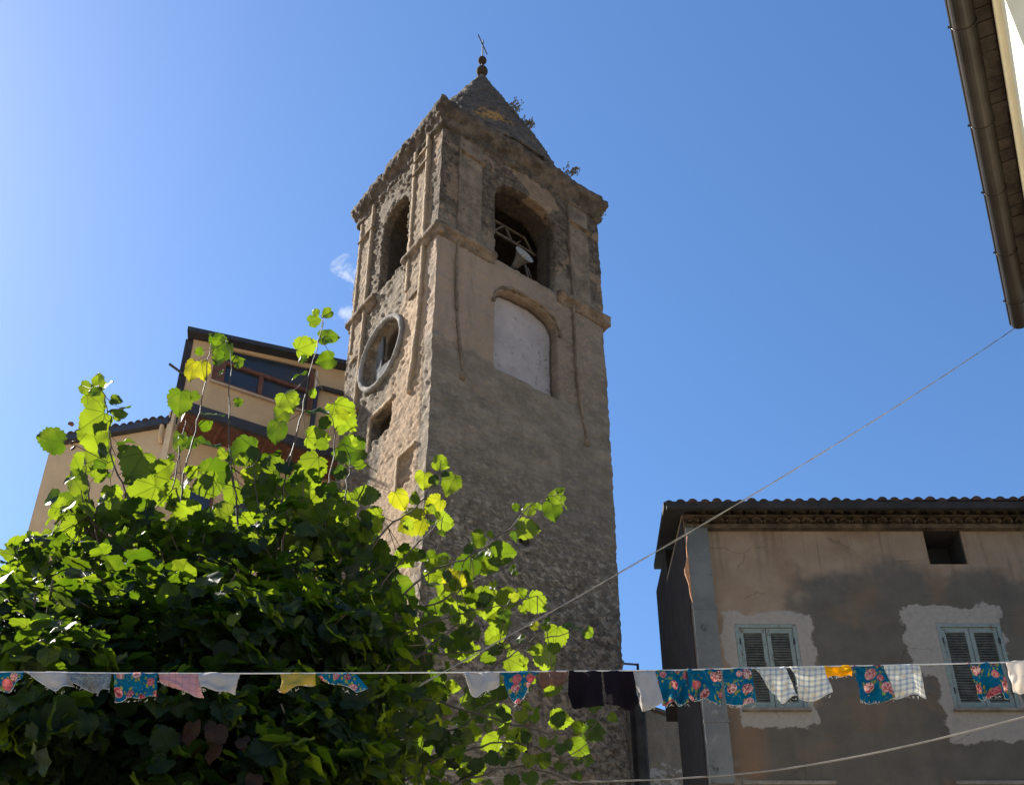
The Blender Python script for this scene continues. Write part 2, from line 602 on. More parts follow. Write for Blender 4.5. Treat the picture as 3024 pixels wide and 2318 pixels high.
# coarse standing-out stones on the left face and the lower right face
_me = wall.data
_n = len(_me.vertices)
_co = np.empty(_n * 3, np.float32)
_me.vertices.foreach_get('co', _co)
_co = _co.reshape(-1, 3)
for i in range(_n):
    x_, y_, z_ = _co[i]
    if x_ < 0.2 and 0.06 < y_ < TL - 0.04:
        q = Vector((0, y_ * 4.0, z_ * 6.0))
        f_ = noise.noise(q * 0.3 + Vector((3, 0, 0)))
        amt = 0.016 + 0.030 * max(0, min(1, (y_ - 0.9 + 0.16 * (z_ - 18.6)) / 1.2)) + 0.03 * f_
        d_, _p = noise.voronoi(q + Vector((0, f_, f_)))
        _co[i, 0] += amt * (min(d_[1] - d_[0], 0.5) * -2.0 + 0.5) - amt * 0.6 * noise.noise(q * 2.3)
    elif y_ < 0.2 and z_ < 14.5:
        q = Vector((x_ * 4.0, 0, z_ * 6.0))
        amt = 0.030 * min(1, (14.5 - z_) / 2)
        d_, _p = noise.voronoi(q)
        _co[i, 1] += amt * (min(d_[1] - d_[0], 0.5) * -1.5 + 0.4) - amt * 0.8 * noise.noise(q * 2.3)
_me.vertices.foreach_set('co', _co.ravel())
_me.update()
wall.data.shade_smooth()
for co in cobs:
    bpy.data.objects.remove(co)


def ringwall(prof, seg=14):
    """moulding carried round the four sides; prof = (overhang, height) from bottom to top"""
    mb = MB()
    rings = []
    for o, z in prof:
        rings.append([(-o, -o, z + ZC), (TW + o, -o, z + ZC), (TW + o, TL + o, z + ZC), (-o, TL + o, z + ZC)])
    vs = [p for r_ in rings for p in r_]
    fs = []
    for i in range(len(rings) - 1):
        for k in range(4):
            fs.append((i * 4 + k, i * 4 + (k + 1) % 4, (i + 1) * 4 + (k + 1) % 4, (i + 1) * 4 + k))
    fs.append((3, 2, 1, 0))
    fs.append(tuple(len(vs) - 4 + k for k in range(4)))
    return mb.add(vs, fs)


def strips(prof):
    """the string course, broken where the arches cut through it"""
    mb = MB()
    for a0, a1 in ((-0.02, 1.50), (3.29, TW + 0.02)):
        pts = [(a0, 0.1, prof[0][1] + ZC)] + [(a0, -o, z + ZC) for o, z in prof] + [(a0, 0.1, prof[-1][1] + ZC)]
        mb.prism(pts, (a1 - a0, 0, 0))
    for a0, a1 in ((-0.12, 1.33), (2.55, TL + 0.02)):
        pts = [(0.1, a0, prof[0][1] + ZC)] + [(-o, a0, z + ZC) for o, z in prof] + [(0.1, a0, prof[-1][1] + ZC)]
        mb.prism(pts, (0, a1 - a0, 0))
    mb.box(TW - 0.1, TW + 0.10, -0.12, TL, prof[0][1] + ZC, prof[-1][1] + ZC)
    return mb


sc_ = strips([(0.03, 18.72), (0.06, 18.84), (0.14, 18.90), (0.15, 19.0), (0.05, 19.06)]).build('string_course', M_STRING, tower)
rough(sc_, 0.03, [(0.5, 0.05, 'CLOUDS'), (0.12, 0.04, 'CLOUDS')])
bake(sc_).data.shade_smooth()

co_ = ringwall([(0.0, 22.35), (0.05, 22.42), (0.06, 22.6), (0.13, 22.72), (0.19, 22.84), (0.22, 22.98), (0.16, 23.14), (0.02, 23.2), (-0.06, 23.3), (-0.08, 23.55)]).build('cornice', M_CORN, tower)
rough(co_, 0.045, [(0.8, 0.10, 'CLOUDS'), (0.25, 0.12, 'CLOUDS'), (0.10, 0.09, 'CLOUDS')])
bake(co_).data.shade_smooth()

# spire: slightly bulging cone on the square eaves
cxt, cyt = TW / 2, TL / 2
prof = [(2.46, 23.2), (2.05, 24.3), (1.60, 25.3), (1.17, 26.2), (0.61, 27.36), (0.25, 28.10), (0.10, 28.45), (0.03, 28.6)]
mb = MB()
PR = []
for (r0, z0), (r1, z1) in zip(prof, prof[1:]):
    for k in range(4):
        PR.append((r0 + (r1 - r0) * k / 4, z0 + (z1 - z0) * k / 4))
PR.append(prof[-1])
NS = 64
vs, fs = [], []
for r0, z0 in PR:
    for k in range(NS):
        a = 2 * math.pi * k / NS
        sq = 1.0
        ey = 0.88
        vs.append((cxt + r0 * sq * math.cos(a), cyt + r0 * ey * math.sin(a), z0 + ZC))
for i in range(len(PR) - 1):
    for k in range(NS):
        fs.append((i * NS + k, i * NS + (k + 1) % NS, (i + 1) * NS + (k + 1) % NS, (i + 1) * NS + k))
fs.append(tuple(range(NS))[::-1])
fs.append(tuple((len(PR) - 1) * NS + k for k in range(NS)))
spire = mb.add(vs, fs).build('spire', M_SPIRE, tower)
rough(spire, 0.05, [(0.9, 0.10, 'CLOUDS'), (0.22, 0.10, 'CLOUDS'), (0.10, 0.09, 'CLOUDS')])
bake(spire).data.shade_smooth()
MB().ball((cxt, cyt, 28.72 + ZC), 0.165).build('finial_ball', M_BALL, tower, True)
MB().ball((cxt, cyt, 29.22 + ZC), 0.125).build('finial_ball', M_BALL, tower, True)
mb = MB().tube([(cxt, cyt, 28.8 + ZC), (cxt + 0.01, cyt, 30.2 + ZC)], 0.018)
# bar of the cross, world azimuth about 21 degrees
ca = R(90 - 21.6) - (math.pi / 2 - AZ)
dx_, dy_ = math.cos(ca), math.sin(ca)
mb.tube([(cxt - dx_ * 0.33, cyt - dy_ * 0.33, 29.97 + ZC), (cxt + dx_ * 0.33, cyt + dy_ * 0.33, 29.97 + ZC)], 0.018)
mb.build('cross', M_IRON, tower)


# lesenes: thin raised bands on the corners; the outer band of each runs on below the string course and ends in a drop
def P3(face, a, d, z):
    return (a, -d, z + ZC) if face == 'R' else (-d, a, z + ZC)


def band(face, path, w_, d, name, mat, parent, tex=((0.4, 0.025, 'CLOUDS'), (0.1, 0.025, 'CLOUDS'))):
    b_ = MB()
    n = len(path)
    vs = []
    for a, z in path:
        for (da, dd) in ((-w_ / 2, -0.04), (w_ / 2, -0.04), (w_ / 2, d), (-w_ / 2, d)):
            vs.append(P3(face, a + da, dd, z))
    fs = [(3, 2, 1, 0), tuple(4 * (n - 1) + k for k in range(4))]
    for i in range(n - 1):
        for k in range(4):
            fs.append((4 * i + k, 4 * i + (k + 1) % 4, 4 * i + 4 + (k + 1) % 4, 4 * i + 4 + k))
    o = b_.add(vs, fs).build(name, mat, parent)
    rough(o, 0.022, tex)
    bake(o).data.shade_smooth()
    return o


def lesene(face, a0, a1, z0, z1, depth, mat, edge, bw, tail, short, caps):
    """panel a0..a1 between heights; tail = path of the long band; short = the band that stops early"""
    mb_ = MB()
    mb_.prism([P3(face, a0, -0.05, z0), P3(face, a1, -0.05, z0), P3(face, a1, -0.05, z1), P3(face, a0, -0.05, z1)], Vector(P3(face, 0, depth, 0)) - Vector(P3(face, 0, -0.05, 0)))
    o = mb_.build('lesene', mat, tower)
    rough(o, 0.028, [(0.35, 0.04, 'CLOUDS'), (0.10, 0.05 if face == 'L' else 0.03, 'CLOUDS')])
    bake(o).data.shade_smooth()
    band(face, tail, bw, depth + 0.05, 'long_band', edge, o)
    if short:
        band(face, short, bw, depth + 0.045, 'short_band', edge, o)
    ae, ze = tail[-1]
    d = MB().lathe([(0.01, -0.12), (0.06, -0.09), (0.085, -0.02), (0.075, 0.06), (0.03, 0.10)], P3(face, ae, 0.0, ze), 12)
    do = d.build('drop', edge, o)
    rough(do, 0.02, [(0.1, 0.04, 'CLOUDS')])
    bake(do).data.shade_smooth()
    for cz in caps:
        band(face, [(a0 - 0.04, cz), (a0 + 0.2, cz), (a1 + 0.04, cz)], 0.0, depth + 0.07, 'capital', edge, o) if False else None
        k = MB().prism([P3(face, a0 - 0.05, -0.04, cz), P3(face, a0 - 0.05, depth + 0.08, cz + 0.05), P3(face, a0 - 0.05, depth + 0.06, cz + 0.1), P3(face, a0 - 0.05, -0.04, cz + 0.1)], Vector(P3(face, a1 - a0 + 0.1, 0, 0)) - Vector(P3(face, 0, 0, 0)))
        ko = k.build('capital', M_STRING, o)
        rough(ko, 0.025, [(0.12, 0.05, 'CLOUDS')])
        bake(ko).data.shade_smooth()
    return o


lesene('R', 0.50, 1.13, 19.1, 22.35, 0.02, M_PILR, M_PILR, 0.045, [(0.48, 22.3), (0.49, 20), (0.485, 18.5), (0.50, 17.4), (0.55, 16.6), (0.64, 15.8), (0.74, 15.1)], None, (21.74,))
lesene('R', 3.74, 4.34, 19.1, 22.35, 0.02, M_PILR, M_PILR, 0.045, [(3.72, 22.3), (3.74, 20), (3.74, 18.5), (3.75, 17.2), (3.80, 16.3), (3.90, 15.5), (4.0, 14.95)], None, (21.6,))
lesene('L', 0.55, 1.08, 17.6, 22.35, 0.035, M_PILL, M_TRIM, 0.10, [(0.55, 22.6), (0.53, 20.5), (0.52, 18.8), (0.53, 17.6), (0.57, 16.6), (0.67, 15.6), (0.78, 14.9)], [(1.10, 22.5), (1.09, 20), (1.12, 17.9)], (21.55, 22.0))
lesene('L', 2.98, 3.62, 17.6, 22.35, 0.035, M_PILL, M_TRIM, 0.09, [(3.05, 22.5), (3.05, 20.4), (3.04, 18.8), (3.06, 17.2), (3.10, 16.0), (3.20, 15.0), (3.34, 14.1)], [(3.60, 22.3), (3.58, 20.0), (3.58, 17.9)], (21.55,))

# blind niche back panel, oculus frame, window surround
MB().prism([(a, 0.36, z + ZC) for a, z in arch(1.50, 3.28, 15.72, 18.28, 17.62)], (0, -0.08, 0)).build('niche_panel', M_PANEL, tower)
hood = []
mb = MB()
pts = [(a, -0.02, z + ZC) for a, z in arch(1.48, 3.34, 15.76, 18.31, 17.62)[2:]]
mb.tube(pts, 0.04, 6)
ho = mb.build('niche_hood', M_STRING, tower, True)
rough(ho, 0.025, [(0.3, 0.06, 'CLOUDS'), (0.1, 0.05, 'CLOUDS')])
bake(ho).data.shade_smooth()
mb = MB()
mb.tube([(-0.03, a, z + ZC) for a, z in circ(2.10, 16.85, 0.87, 48)] + [(-0.03, a, z + ZC) for a, z in circ(2.10, 16.85, 0.87, 48)[:1]], 0.07, 10, False)
ro = mb.build('oculus_frame', M_RING, tower, True)
rough(ro, 0.025, [(0.3, 0.03, 'CLOUDS'), (0.1, 0.02, 'CLOUDS')])
bake(ro).data.shade_smooth()
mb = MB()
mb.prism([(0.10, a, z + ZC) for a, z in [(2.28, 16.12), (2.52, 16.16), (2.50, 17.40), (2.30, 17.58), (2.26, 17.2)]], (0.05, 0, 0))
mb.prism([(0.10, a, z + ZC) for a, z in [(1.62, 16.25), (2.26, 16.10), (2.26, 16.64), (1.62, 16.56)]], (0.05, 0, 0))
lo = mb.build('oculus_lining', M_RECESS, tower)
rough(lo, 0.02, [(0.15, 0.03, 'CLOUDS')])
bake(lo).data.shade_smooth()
mb = MB()
mb.box(-0.05, 0.02, 1.40, 2.42, 15.12 + ZC, 15.22 + ZC)
mb.box(-0.05, 0.02, 2.30, 2.42, 14.25 + ZC, 15.12 + ZC)
so = mb.build('window_surround', M_TRIM, tower)
rough(so, 0.02, [(0.12, 0.04, 'CLOUDS')])
bake(so).data.shade_smooth()
mb = MB()
mb.box(-0.045, 0.02, 0.42, 1.10, 13.30 + ZC, 13.37 + ZC)
mb.box(-0.045, 0.02, 1.03, 1.10, 12.5 + ZC, 13.30 + ZC)
so = mb.build('blind_frame', M_TRIM, tower)
rough(so, 0.02, [(0.12, 0.03, 'CLOUDS')])
bake(so).data.shade_smooth()

TM = Matrix.Translation((AX, AY, 0)) @ Matrix.Rotation(math.pi / 2 - AZ, 4, 'Z')


def tw(a, d, z):                  # tower frame -> world
    return TM @ Vector((a, d, z + ZC))


# things that hang and stand in the belfry
RZ = math.pi / 2 - AZ
bf = thing('iron_truss', tw(2.4, 0.9, 18.5), 'rusty iron truss of crossed bars carrying the bell inside the right belfry arch', 'truss', RZ)
M_RUST = simple('rusty_iron', (0.11, 0.085, 0.068), 0.8, 0.2, 0.4, 8, 0.2)


def bar(name, a, b, r_=0.03, parent=bf, mat=M_RUST):
    return MB().tube([a, b], r_, 6).build(name, mat, parent)


bar('beam', (-1.6, 0, 2.57), (1.6, 0, 2.57), 0.04)
bar('beam', (-1.6, 0.05, 3.02), (0.66, 0.05, 3.03), 0.035)
bar('brace', (-0.30, 0.03, 2.57), (0.05, 0.03, 3.02))
bar('brace', (0.08, 0.03, 3.02), (0.30, 0.03, 2.57))
bar('brace', (0.66, 0.03, 3.03), (0.95, 0.03, 2.57))
bar('brace', (0.34, 0.03, 2.57), (0.55, 0.03, 2.80), 0.02)
bar('post', (0.62, -0.35, 0.6), (0.42, -0.30, 1.65))
bar('post', (0.72, -0.3, 1.0), (0.52, -0.28, 1.6), 0.018)
bl = thing('church_bell', tw(2.1, 1.45, 20.25), 'dark green bronze bell half hidden at the left of the belfry arch', 'bell', RZ)
M_BRONZE = simple('green_bronze', (0.035, 0.06, 0.05), 0.45, 0.7, 0.4, 6, 0.1)
MB().lathe([(0.44, 0.0), (0.42, 0.04), (0.35, 0.14), (0.30, 0.30), (0.27, 0.48), (0.24, 0.58), (0.12, 0.66), (0.05, 0.68)], (0, 0, 0), 32).build('bell_body', M_BRONZE, bl, True)
MB().tube([(0, 0, 0.68), (0, 0, 0.9)], 0.05).build('crown', M_BRONZE, bl)
MB().tube([(0, 0, 0.4), (0.02, 0, -0.1)], 0.03).ball((0.02, 0, -0.12), 0.07).build('clapper', M_IRON, bl)
M_HORN = simple('pale_grey_enamel', (0.22, 0.20, 0.17), 0.55, 0.0, 0.15, 5, 0.05)
sp_ = thing('horn_loudspeaker', tw(2.5, 0.2, 19.8), 'pale grey horn loudspeaker with a round mouth in the right belfry arch', 'loudspeaker', RZ)
hax = Vector((0.07, -0.95, 0.30)).normalized()
mb = MB()
prof_ = [(0.07, -0.42), (0.09, -0.30), (0.13, -0.18), (0.19, -0.07), (0.255, 0.0), (0.262, 0.008), (0.25, 0.012), (0.185, -0.035), (0.10, -0.06)]
mb.lathe(prof_, (0, 0, 0.1), 32, hax)
mb.build('horn', M_HORN, sp_, True)
MB().lathe([(0.075, -0.09), (0.07, -0.02), (0.045, 0.015), (0.03, 0.02)], (0, 0, 0.1), 20, hax).build('driver_nub', M_HORN, sp_, True)
MB().tube([hax * -0.3 + Vector((0, 0, 0.1)), hax * -0.3 + Vector((0, 0.1, -0.3))], 0.02).build('bracket', M_IRON, sp_)

# ------------------------------------------------------------------ ground
def mat_ground():
    m = NT('stone_paving')
    P = m.obj()
    e = m.voro(P, 5.0, 'DISTANCE_TO_EDGE')
    c = m.mix(m.ramp(m.noise(P, 1.2, 5), 0.35, 0.65), (0.28, 0.24, 0.185), (0.38, 0.325, 0.25))
    c = m.mix(m.ramp(e, 0.03, 0.08), (0.07, 0.065, 0.06), c)
    return m.done(m.principled(c, 0.9, m.bump(e, 0.4, 0.02)))


MB().add([(-600, -600, 0), (600, -600, 0), (600, 600, 0), (-600, 600, 0)], [(0, 1, 2, 3)]).build('ground', mat_ground())['kind'] = 'structure'

# ------------------------------------------------------------------ old plastered house on the right (local frame: x along front, y into depth, z up)
HX, HY = 2.62, 14.0
house = thing('plastered_house', (HX, HY, 0), 'old house with stained brown and grey plaster and pale blue shutters beside the tower', 'house')
WINS = [(3.22, 4.11, 6.41, 7.76), (6.13, 7.055, 6.41, 7.77)]


def mat_facade():
    m = NT('stained_facade_plaster')
    P = m.obj()
    x, y, z0 = m.sep(P)
    z = m.math('SUBTRACT', z0, ZC)
    big = m.noise(P, 0.7, 5, 0.6)
    mid = m.noise(P, 2.3, 6, 0.62)
    fine = m.noise(P, 14, 6, 0.65)
    cloudy = m.noise(P, 1.1, 4, 0.5, 0.6)
    grit = m.noise(P, 70, 3, 0.6)
    warp = m.math('MULTIPLY', m.math('SUBTRACT', m.noise(P, 1.5, 3, 0.5), 0.5), 1.5)
    brown = m.mix(m.ramp(mid, 0.35, 0.7), (0.225, 0.175, 0.138), (0.27, 0.215, 0.172))
    grey = m.mix(m.ramp(mid, 0.3, 0.7), (0.09, 0.086, 0.080), (0.12, 0.114, 0.105))
    # grey render fills the wall from about the window heads down and right of the first window
    gm = m.ramp(m.math('ADD', z, m.math('MULTIPLY', warp, 0.9)), 8.85, 8.45)
    gl = m.ramp(m.math('ADD', x, m.math('MULTIPLY', warp, 0.8)), 1.35, 1.75)
    col = m.mix(m.math('MULTIPLY', gm, m.ramp(m.math('ADD', gl, m.ramp(z, 6.9, 5.9)), 0.0, 1.0)), brown, grey)
    col = m.mix(m.math('MULTIPLY', m.ramp(cloudy, 0.5, 0.66), 0.55), col, (0.165, 0.115, 0.08))
    # rusty run below the first sill
    rx = m.math('ABSOLUTE', m.math('SUBTRACT', m.math('ADD', x, m.math('MULTIPLY', warp, 0.35)), 0.62))
    rust = m.math('MULTIPLY', m.ramp(rx, 0.34, 0.05), m.math('MULTIPLY', m.ramp(z, 6.35, 6.0), m.ramp(z, 4.6, 5.6)))
    col = m.mix(m.math('MULTIPLY', rust, 0.38), col, (0.24, 0.135, 0.07))
    streak = m.noise(m.mapping(P, (5, 5, 0.45)), 1.0, 5, 0.6)
    col = m.mix(m.math('MULTIPLY', m.ramp(streak, 0.52, 0.7), 0.4), col, (0.085, 0.078, 0.068))
    # pale cement patches round the windows
    jag = m.math('MULTIPLY', m.math('SUBTRACT', m.noise(P, 2.6, 5, 0.6), 0.5), 0.55)
    pale = None
    for (cx, cz, hw, hh) in ((3.70 - HX, 7.02, 0.52, 0.86), (3.68 - HX, 7.45, 0.66, 0.50), (6.52 - HX, 7.0, 0.56, 1.0), (6.38 - HX, 7.5, 0.72, 0.56), (6.75 - HX, 6.15, 0.75, 0.22)):
        dx = m.math('SUBTRACT', m.math('ABSOLUTE', m.math('SUBTRACT', x, cx)), hw)
        dz = m.math('SUBTRACT', m.math('ABSOLUTE', m.math('SUBTRACT', z, cz)), hh)
        d = m.math('SMOOTH_MAX', dx, dz, 0.25)
        pale = d if pale is None else m.math('MINIMUM', pale, d)
    pmask = m.ramp(m.math('ADD', pale, jag), 0.016, -0.016)
    pc = m.mix(m.ramp(fine, 0.3, 0.7), (0.25, 0.24, 0.235), (0.30, 0.29, 0.28))
    col = m.mix(m.math('MULTIPLY', pmask, m.ramp(m.noise(P, 5, 4), 0.25, 0.45, 0.75, 1.0)), col, pc)
    # bare pale stone low at the left corner
    bs = m.math('MULTIPLY', m.ramp(m.math('ADD', x, warp), 0.55, 0.4), m.ramp(m.math('ADD', z, jag), 5.75, 5.6))
    col = m.mix(bs, col, (0.19, 0.175, 0.155))
    col = m.mix(m.math('MULTIPLY', m.ramp(fine, 0.6, 0.75), 0.15), col, (0.3, 0.27, 0.23))
    col = m.mix(m.math('MULTIPLY', m.ramp(fine, 0.36, 0.26), 0.3), col, (0.07, 0.06, 0.05))
    ck = m.voro(m.mix(0.35, P, m.n('TexNoise', Vector=P, Scale=2.5, Detail=5.0).outputs[1], 'ADD'), 0.9, 'DISTANCE_TO_EDGE')
    col = m.mix(m.math('MULTIPLY', m.math('MULTIPLY', m.ramp(ck, 0.012, 0.003), m.ramp(m.noise(P, 0.8), 0.52, 0.6)), 0.35), col, (0.04, 0.035, 0.03))
    drip = m.noise(m.mapping(P, (11, 11, 0.35)), 1.0, 4, 0.6)
    col = m.mix(m.math('MULTIPLY', m.math('MULTIPLY', m.ramp(drip, 0.55, 0.68), m.ramp(z, 8.2, 9.4)), 0.5), col, (0.07, 0.06, 0.052))
    col = m.mix(1.0, col, (0.80, 0.73, 0.65), 'MULTIPLY')
    h = m.math('ADD', m.math('MULTIPLY', pmask, 0.25), m.math('ADD', m.math('MULTIPLY', fine, 0.25), m.math('ADD', m.math('MULTIPLY', grit, 0.1), m.math('MULTIPLY', mid, 0.5))))
    return m.done(m.principled(col, 0.95, m.bump(h, 0.5, 0.035), spec=0.12))


M_FAC = mat_facade()
M_SIDE = simple('shaded_side_wall', (0.016, 0.012, 0.010), 0.95, 0, 0.4, 3, 0.4)  # side walls near black, the tower's shadow put into the colour
M_GENO = mat_stone('eaves_terracotta', (0.04, 0.034, 0.027), (0.115, 0.094, 0.07), 3.5, 0.03)
M_TILE = mat_stone('roof_terracotta', (0.03, 0.022, 0.018), (0.075, 0.048, 0.038), 5.0, 0.02)
M_BOARD = simple('dark_roof_boards', (0.02, 0.017, 0.015), 0.9, 0, 0.3, 4, 0.2)
M_DUCT = mat_stone('grey_duct_metal', (0.085, 0.10, 0.112), (0.125, 0.142, 0.155), 1.2, 0.01)
M_SHUT = None


def mat_shutter():
    m = NT('flaking_blue_paint')
    P = m.obj()
    n = m.noise(m.mapping(P, (6, 6, 2.5)), 2.5, 7, 0.7)
    f = m.noise(P, 25, 5, 0.7)
    c = m.mix(m.ramp(f, 0.3, 0.7), (0.125, 0.15, 0.142), (0.175, 0.205, 0.19))
    c = m.mix(m.ramp(n, 0.57, 0.64), c, (0.10, 0.075, 0.055))
    return m.done(m.principled(c, 0.75, m.bump(m.math('ADD', n, f), 0.4, 0.01), spec=0.2))


M_SHUT = mat_shutter()
M_SILL = mat_stone('sill_slate', (0.13, 0.125, 0.12), (0.20, 0.195, 0.185), 5, 0.01)
hz = lambda z: z + ZC
# front wall with real openings
mb = MB()
hw = mb.box(0, 7.5, 0, 1.95, 0, hz(9.72)).build('wall', M_FAC, house)
cobs = []
ops = [(x0 - HX, x1 - HX, z0, z1, 0.22) for x0, x1, z0, z1 in WINS] + [(6.25 - HX, 6.82 - HX, 8.78, 9.40, 0.6)] + [(3.12 - HX, 4.28 - HX, 3.6, 5.31, 0.22), (5.95 - HX, 7.15 - HX, 3.6, 5.31, 0.22)]
for x0, x1, z0, z1, d in ops:
    c = MB().box(x0, x1, -0.2, d, hz(z0), hz(z1)).build('cutter', M_FAC)
    c.location = (HX, HY, 0)
    b = hw.modifiers.new('opening', 'BOOLEAN')
    b.operation = 'DIFFERENCE'
    b.object = c
    cobs.append(c)
bake(hw)
for c in cobs:
    bpy.data.objects.remove(c)
# rear part of the house overhangs the terrace passage
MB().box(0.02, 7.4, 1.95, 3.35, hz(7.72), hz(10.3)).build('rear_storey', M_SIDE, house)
# near-black sheet over the gable side, shadow put into its colour
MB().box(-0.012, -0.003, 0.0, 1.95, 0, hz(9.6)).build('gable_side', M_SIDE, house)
MB().box(0.012, 0.34, -0.11, -0.003, hz(5.30), hz(9.36)).box(0.006, 0.35, -0.117, -0.003, hz(7.95), hz(7.99)).box(0.004, 0.355, -0.12, -0.003, hz(6.17), hz(6.21)).build('flue_casing', M_DUCT, house)
# orange strip added at the corner to give a sunlit sliver
lb = MB()
lv = []
for i in range(13):
    t = i / 12
    zz = hz(8.05 + 1.15 * t)
    wv = 0.065 * math.sin(math.pi * min(1, t * 1.15)) ** 1.5 + 0.015 * math.sin(t * 17)
    lv += [(0.010, -0.11, zz), (0.008 - wv, -0.14, zz), (0.008 - wv, -0.11, zz), (0.010, -0.08, zz)]
lb.add(lv, [(4 * i + k, 4 * i + (k + 1) % 4, 4 * i + 4 + (k + 1) % 4, 4 * i + 4 + k) for i in range(12) for k in range(4)])
lb.build('sun_sliver_strip', simple('orange_sliver', (0.30, 0.15, 0.08), 0.9, 0, 0.3, 6, 0.2), house)
# roof: front eave overhangs, verge runs back up the gable
e0, e1 = (-0.33, -0.36, hz(9.56)), (7.6, -0.36, hz(9.66))
b0, b1 = (0.02, 3.4, hz(10.80)), (7.6, 3.4, hz(10.9))
mb = MB()
mb.prism([e0, e1, b1, b0], (0, 0, 0.10))
roof = mb.build('roof', M_BOARD, house)
mb = MB()
for i in range(44):
    x = -0.25 + i * 0.178
    f = (x + 0.33) / 7.93
    za = hz(9.66) + 0.1 * f
    xb = 0.02 + f * 7.58
    jx = random.uniform(-0.012, 0.012)
    jz = random.uniform(-0.012, 0.012)
    n = 8
    pr = []
    for (cx, cy, cz) in ((x + jx, -0.42 + random.uniform(-0.02, 0.02), za + jz), (xb, 3.4, za + 1.24)):
        pr.append([(cx + 0.075 * math.cos(math.pi * k / n), cy, cz - 0.072 + 0.075 * math.sin(math.pi * k / n)) for k in range(n + 1)])
    vs = pr[0] + pr[1]
    fs = [(k, k + 1, n + 2 + k, n + 1 + k) for k in range(n)] + [tuple(range(n + 1)), tuple(range(n + 1, 2 * n + 2))[::-1], (0, n + 1, 2 * n + 1, n)]
    mb.add(vs, fs)
mb.build('roof_tiles', M_TILE, roof)
mb = MB().box(-0.30, 7.55, -0.43, -0.37, hz(9.50), hz(9.62))
mb.build('fascia', M_BOARD, roof)
# genoise eaves: two courses of half tiles bedded in mortar
mb = MB()
mb.box(0.02, 7.5, -0.10, 0.0, hz(9.37), hz(9.44))
mb.box(0.02, 7.5, -0.15, 0.0, hz(9.545), hz(9.575))
mb.box(0.02, 7.5, -0.05, 0.0, hz(9.44), hz(9.70))
mb.box(0.02, 7.5, -0.24, -0.05, hz(9.67), hz(9.70))
for row, (zz, dep) in enumerate(((9.44, 0.15), (9.575, 0.24))):
    i = 0
    x = 0.06 + row * 0.09
    while x < 7.4:
        n = 6
        r0 = 0.085 + random.uniform(-0.006, 0.006)
        h0 = 0.092
        a = [(x + r0 + r0 * math.cos(math.pi * k / n), -dep + random.uniform(-0.02, 0.02), hz(zz) + h0 * math.sin(math.pi * k / n)) for k in range(n + 1)]
        b_ = [(p[0], -0.04, p[2]) for p in a]
        a2 = [(x + r0 + (r0 - 0.018) * math.cos(math.pi * k / n), a[k][1], hz(zz) + (h0 - 0.018) * math.sin(math.pi * k / n)) for k in range(n + 1)]
        b2 = [(p[0], -0.04, p[2]) for p in a2]
        m_ = n + 1
        vs = a + b_ + a2 + b2
        fs = []
        for k in range(n):
            fs += [(k, k + 1, m_ + k + 1, m_ + k), (2 * m_ + k, 3 * m_ + k, 3 * m_ + k + 1, 2 * m_ + k + 1), (k, 2 * m_ + k, 2 * m_ + k + 1, k + 1)]
        mb.add(vs, fs)
        x += 0.19
mb.build('eaves_cornice', M_GENO, house)


def shuttered(x0, x1, z0, z1, parent):
    w_ = x1 - x0
    fr = MB()
    t = 0.05
    fr.box(x0, x0 + t, 0.0, 0.07, z0, z1).box(x1 - t, x1, 0.0, 0.07, z0, z1).box(x0 + t, x1 - t, 0.0, 0.07, z1 - t, z1).box(x0 + t, x1 - t, 0.0, 0.07, z0, z0 + 0.03)
    win = fr.build('window', M_SHUT, parent)
    for k in (0, 1):
        a = x0 + t + 0.005 + k * (w_ / 2 - t)
        b = a + w_ / 2 - t - 0.01
        s = MB()
        st = 0.058
        s.box(a, a + st, 0.02, 0.06, z0 + 0.035, z1 - t - 0.005).box(b - st, b, 0.02, 0.06, z0 + 0.035, z1 - t - 0.005)
        s.box(a + st, b - st, 0.02, 0.06, z1 - t - 0.08, z1 - t - 0.005).box(a + st, b - st, 0.02, 0.06, z0 + 0.035, z0 + 0.12)
        nz = 26
        za, zb = z0 + 0.125, z1 - t - 0.085
        sh = s.build('shutter', M_SHUT, win)
        s = MB()
        for i in range(nz):
            zc = za + (i + 0.5) * (zb - za) / nz
            h = (zb - za) / nz * 0.46
            jz = random.uniform(-0.003, 0.003)
            s.prism([(a + st, 0.022, zc - h + jz), (a + st, 0.030, zc - h - 0.006 + jz), (a + st, 0.060, zc + h - 0.004), (a + st, 0.052, zc + h + 0.002)], (b - a - 2 * st, 0, 0))
        s.build('louvres', M_LOUV, sh)
        hx_ = a - 0.012 if k == 0 else b - 0.008
        for hzz in (z0 + 0.25, z1 - 0.32):
            MB().box(hx_, hx_ + 0.02, -0.006, 0.02, hzz, hzz + 0.09).build('hinge', M_IRON, sh)
    MB().box(x0 - 0.03, x1 + 0.03, -0.07, 0.2, z0 - 0.035, z0).build('sill', M_SILL, win)
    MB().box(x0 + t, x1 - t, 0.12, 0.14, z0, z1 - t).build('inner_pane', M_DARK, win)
    return win


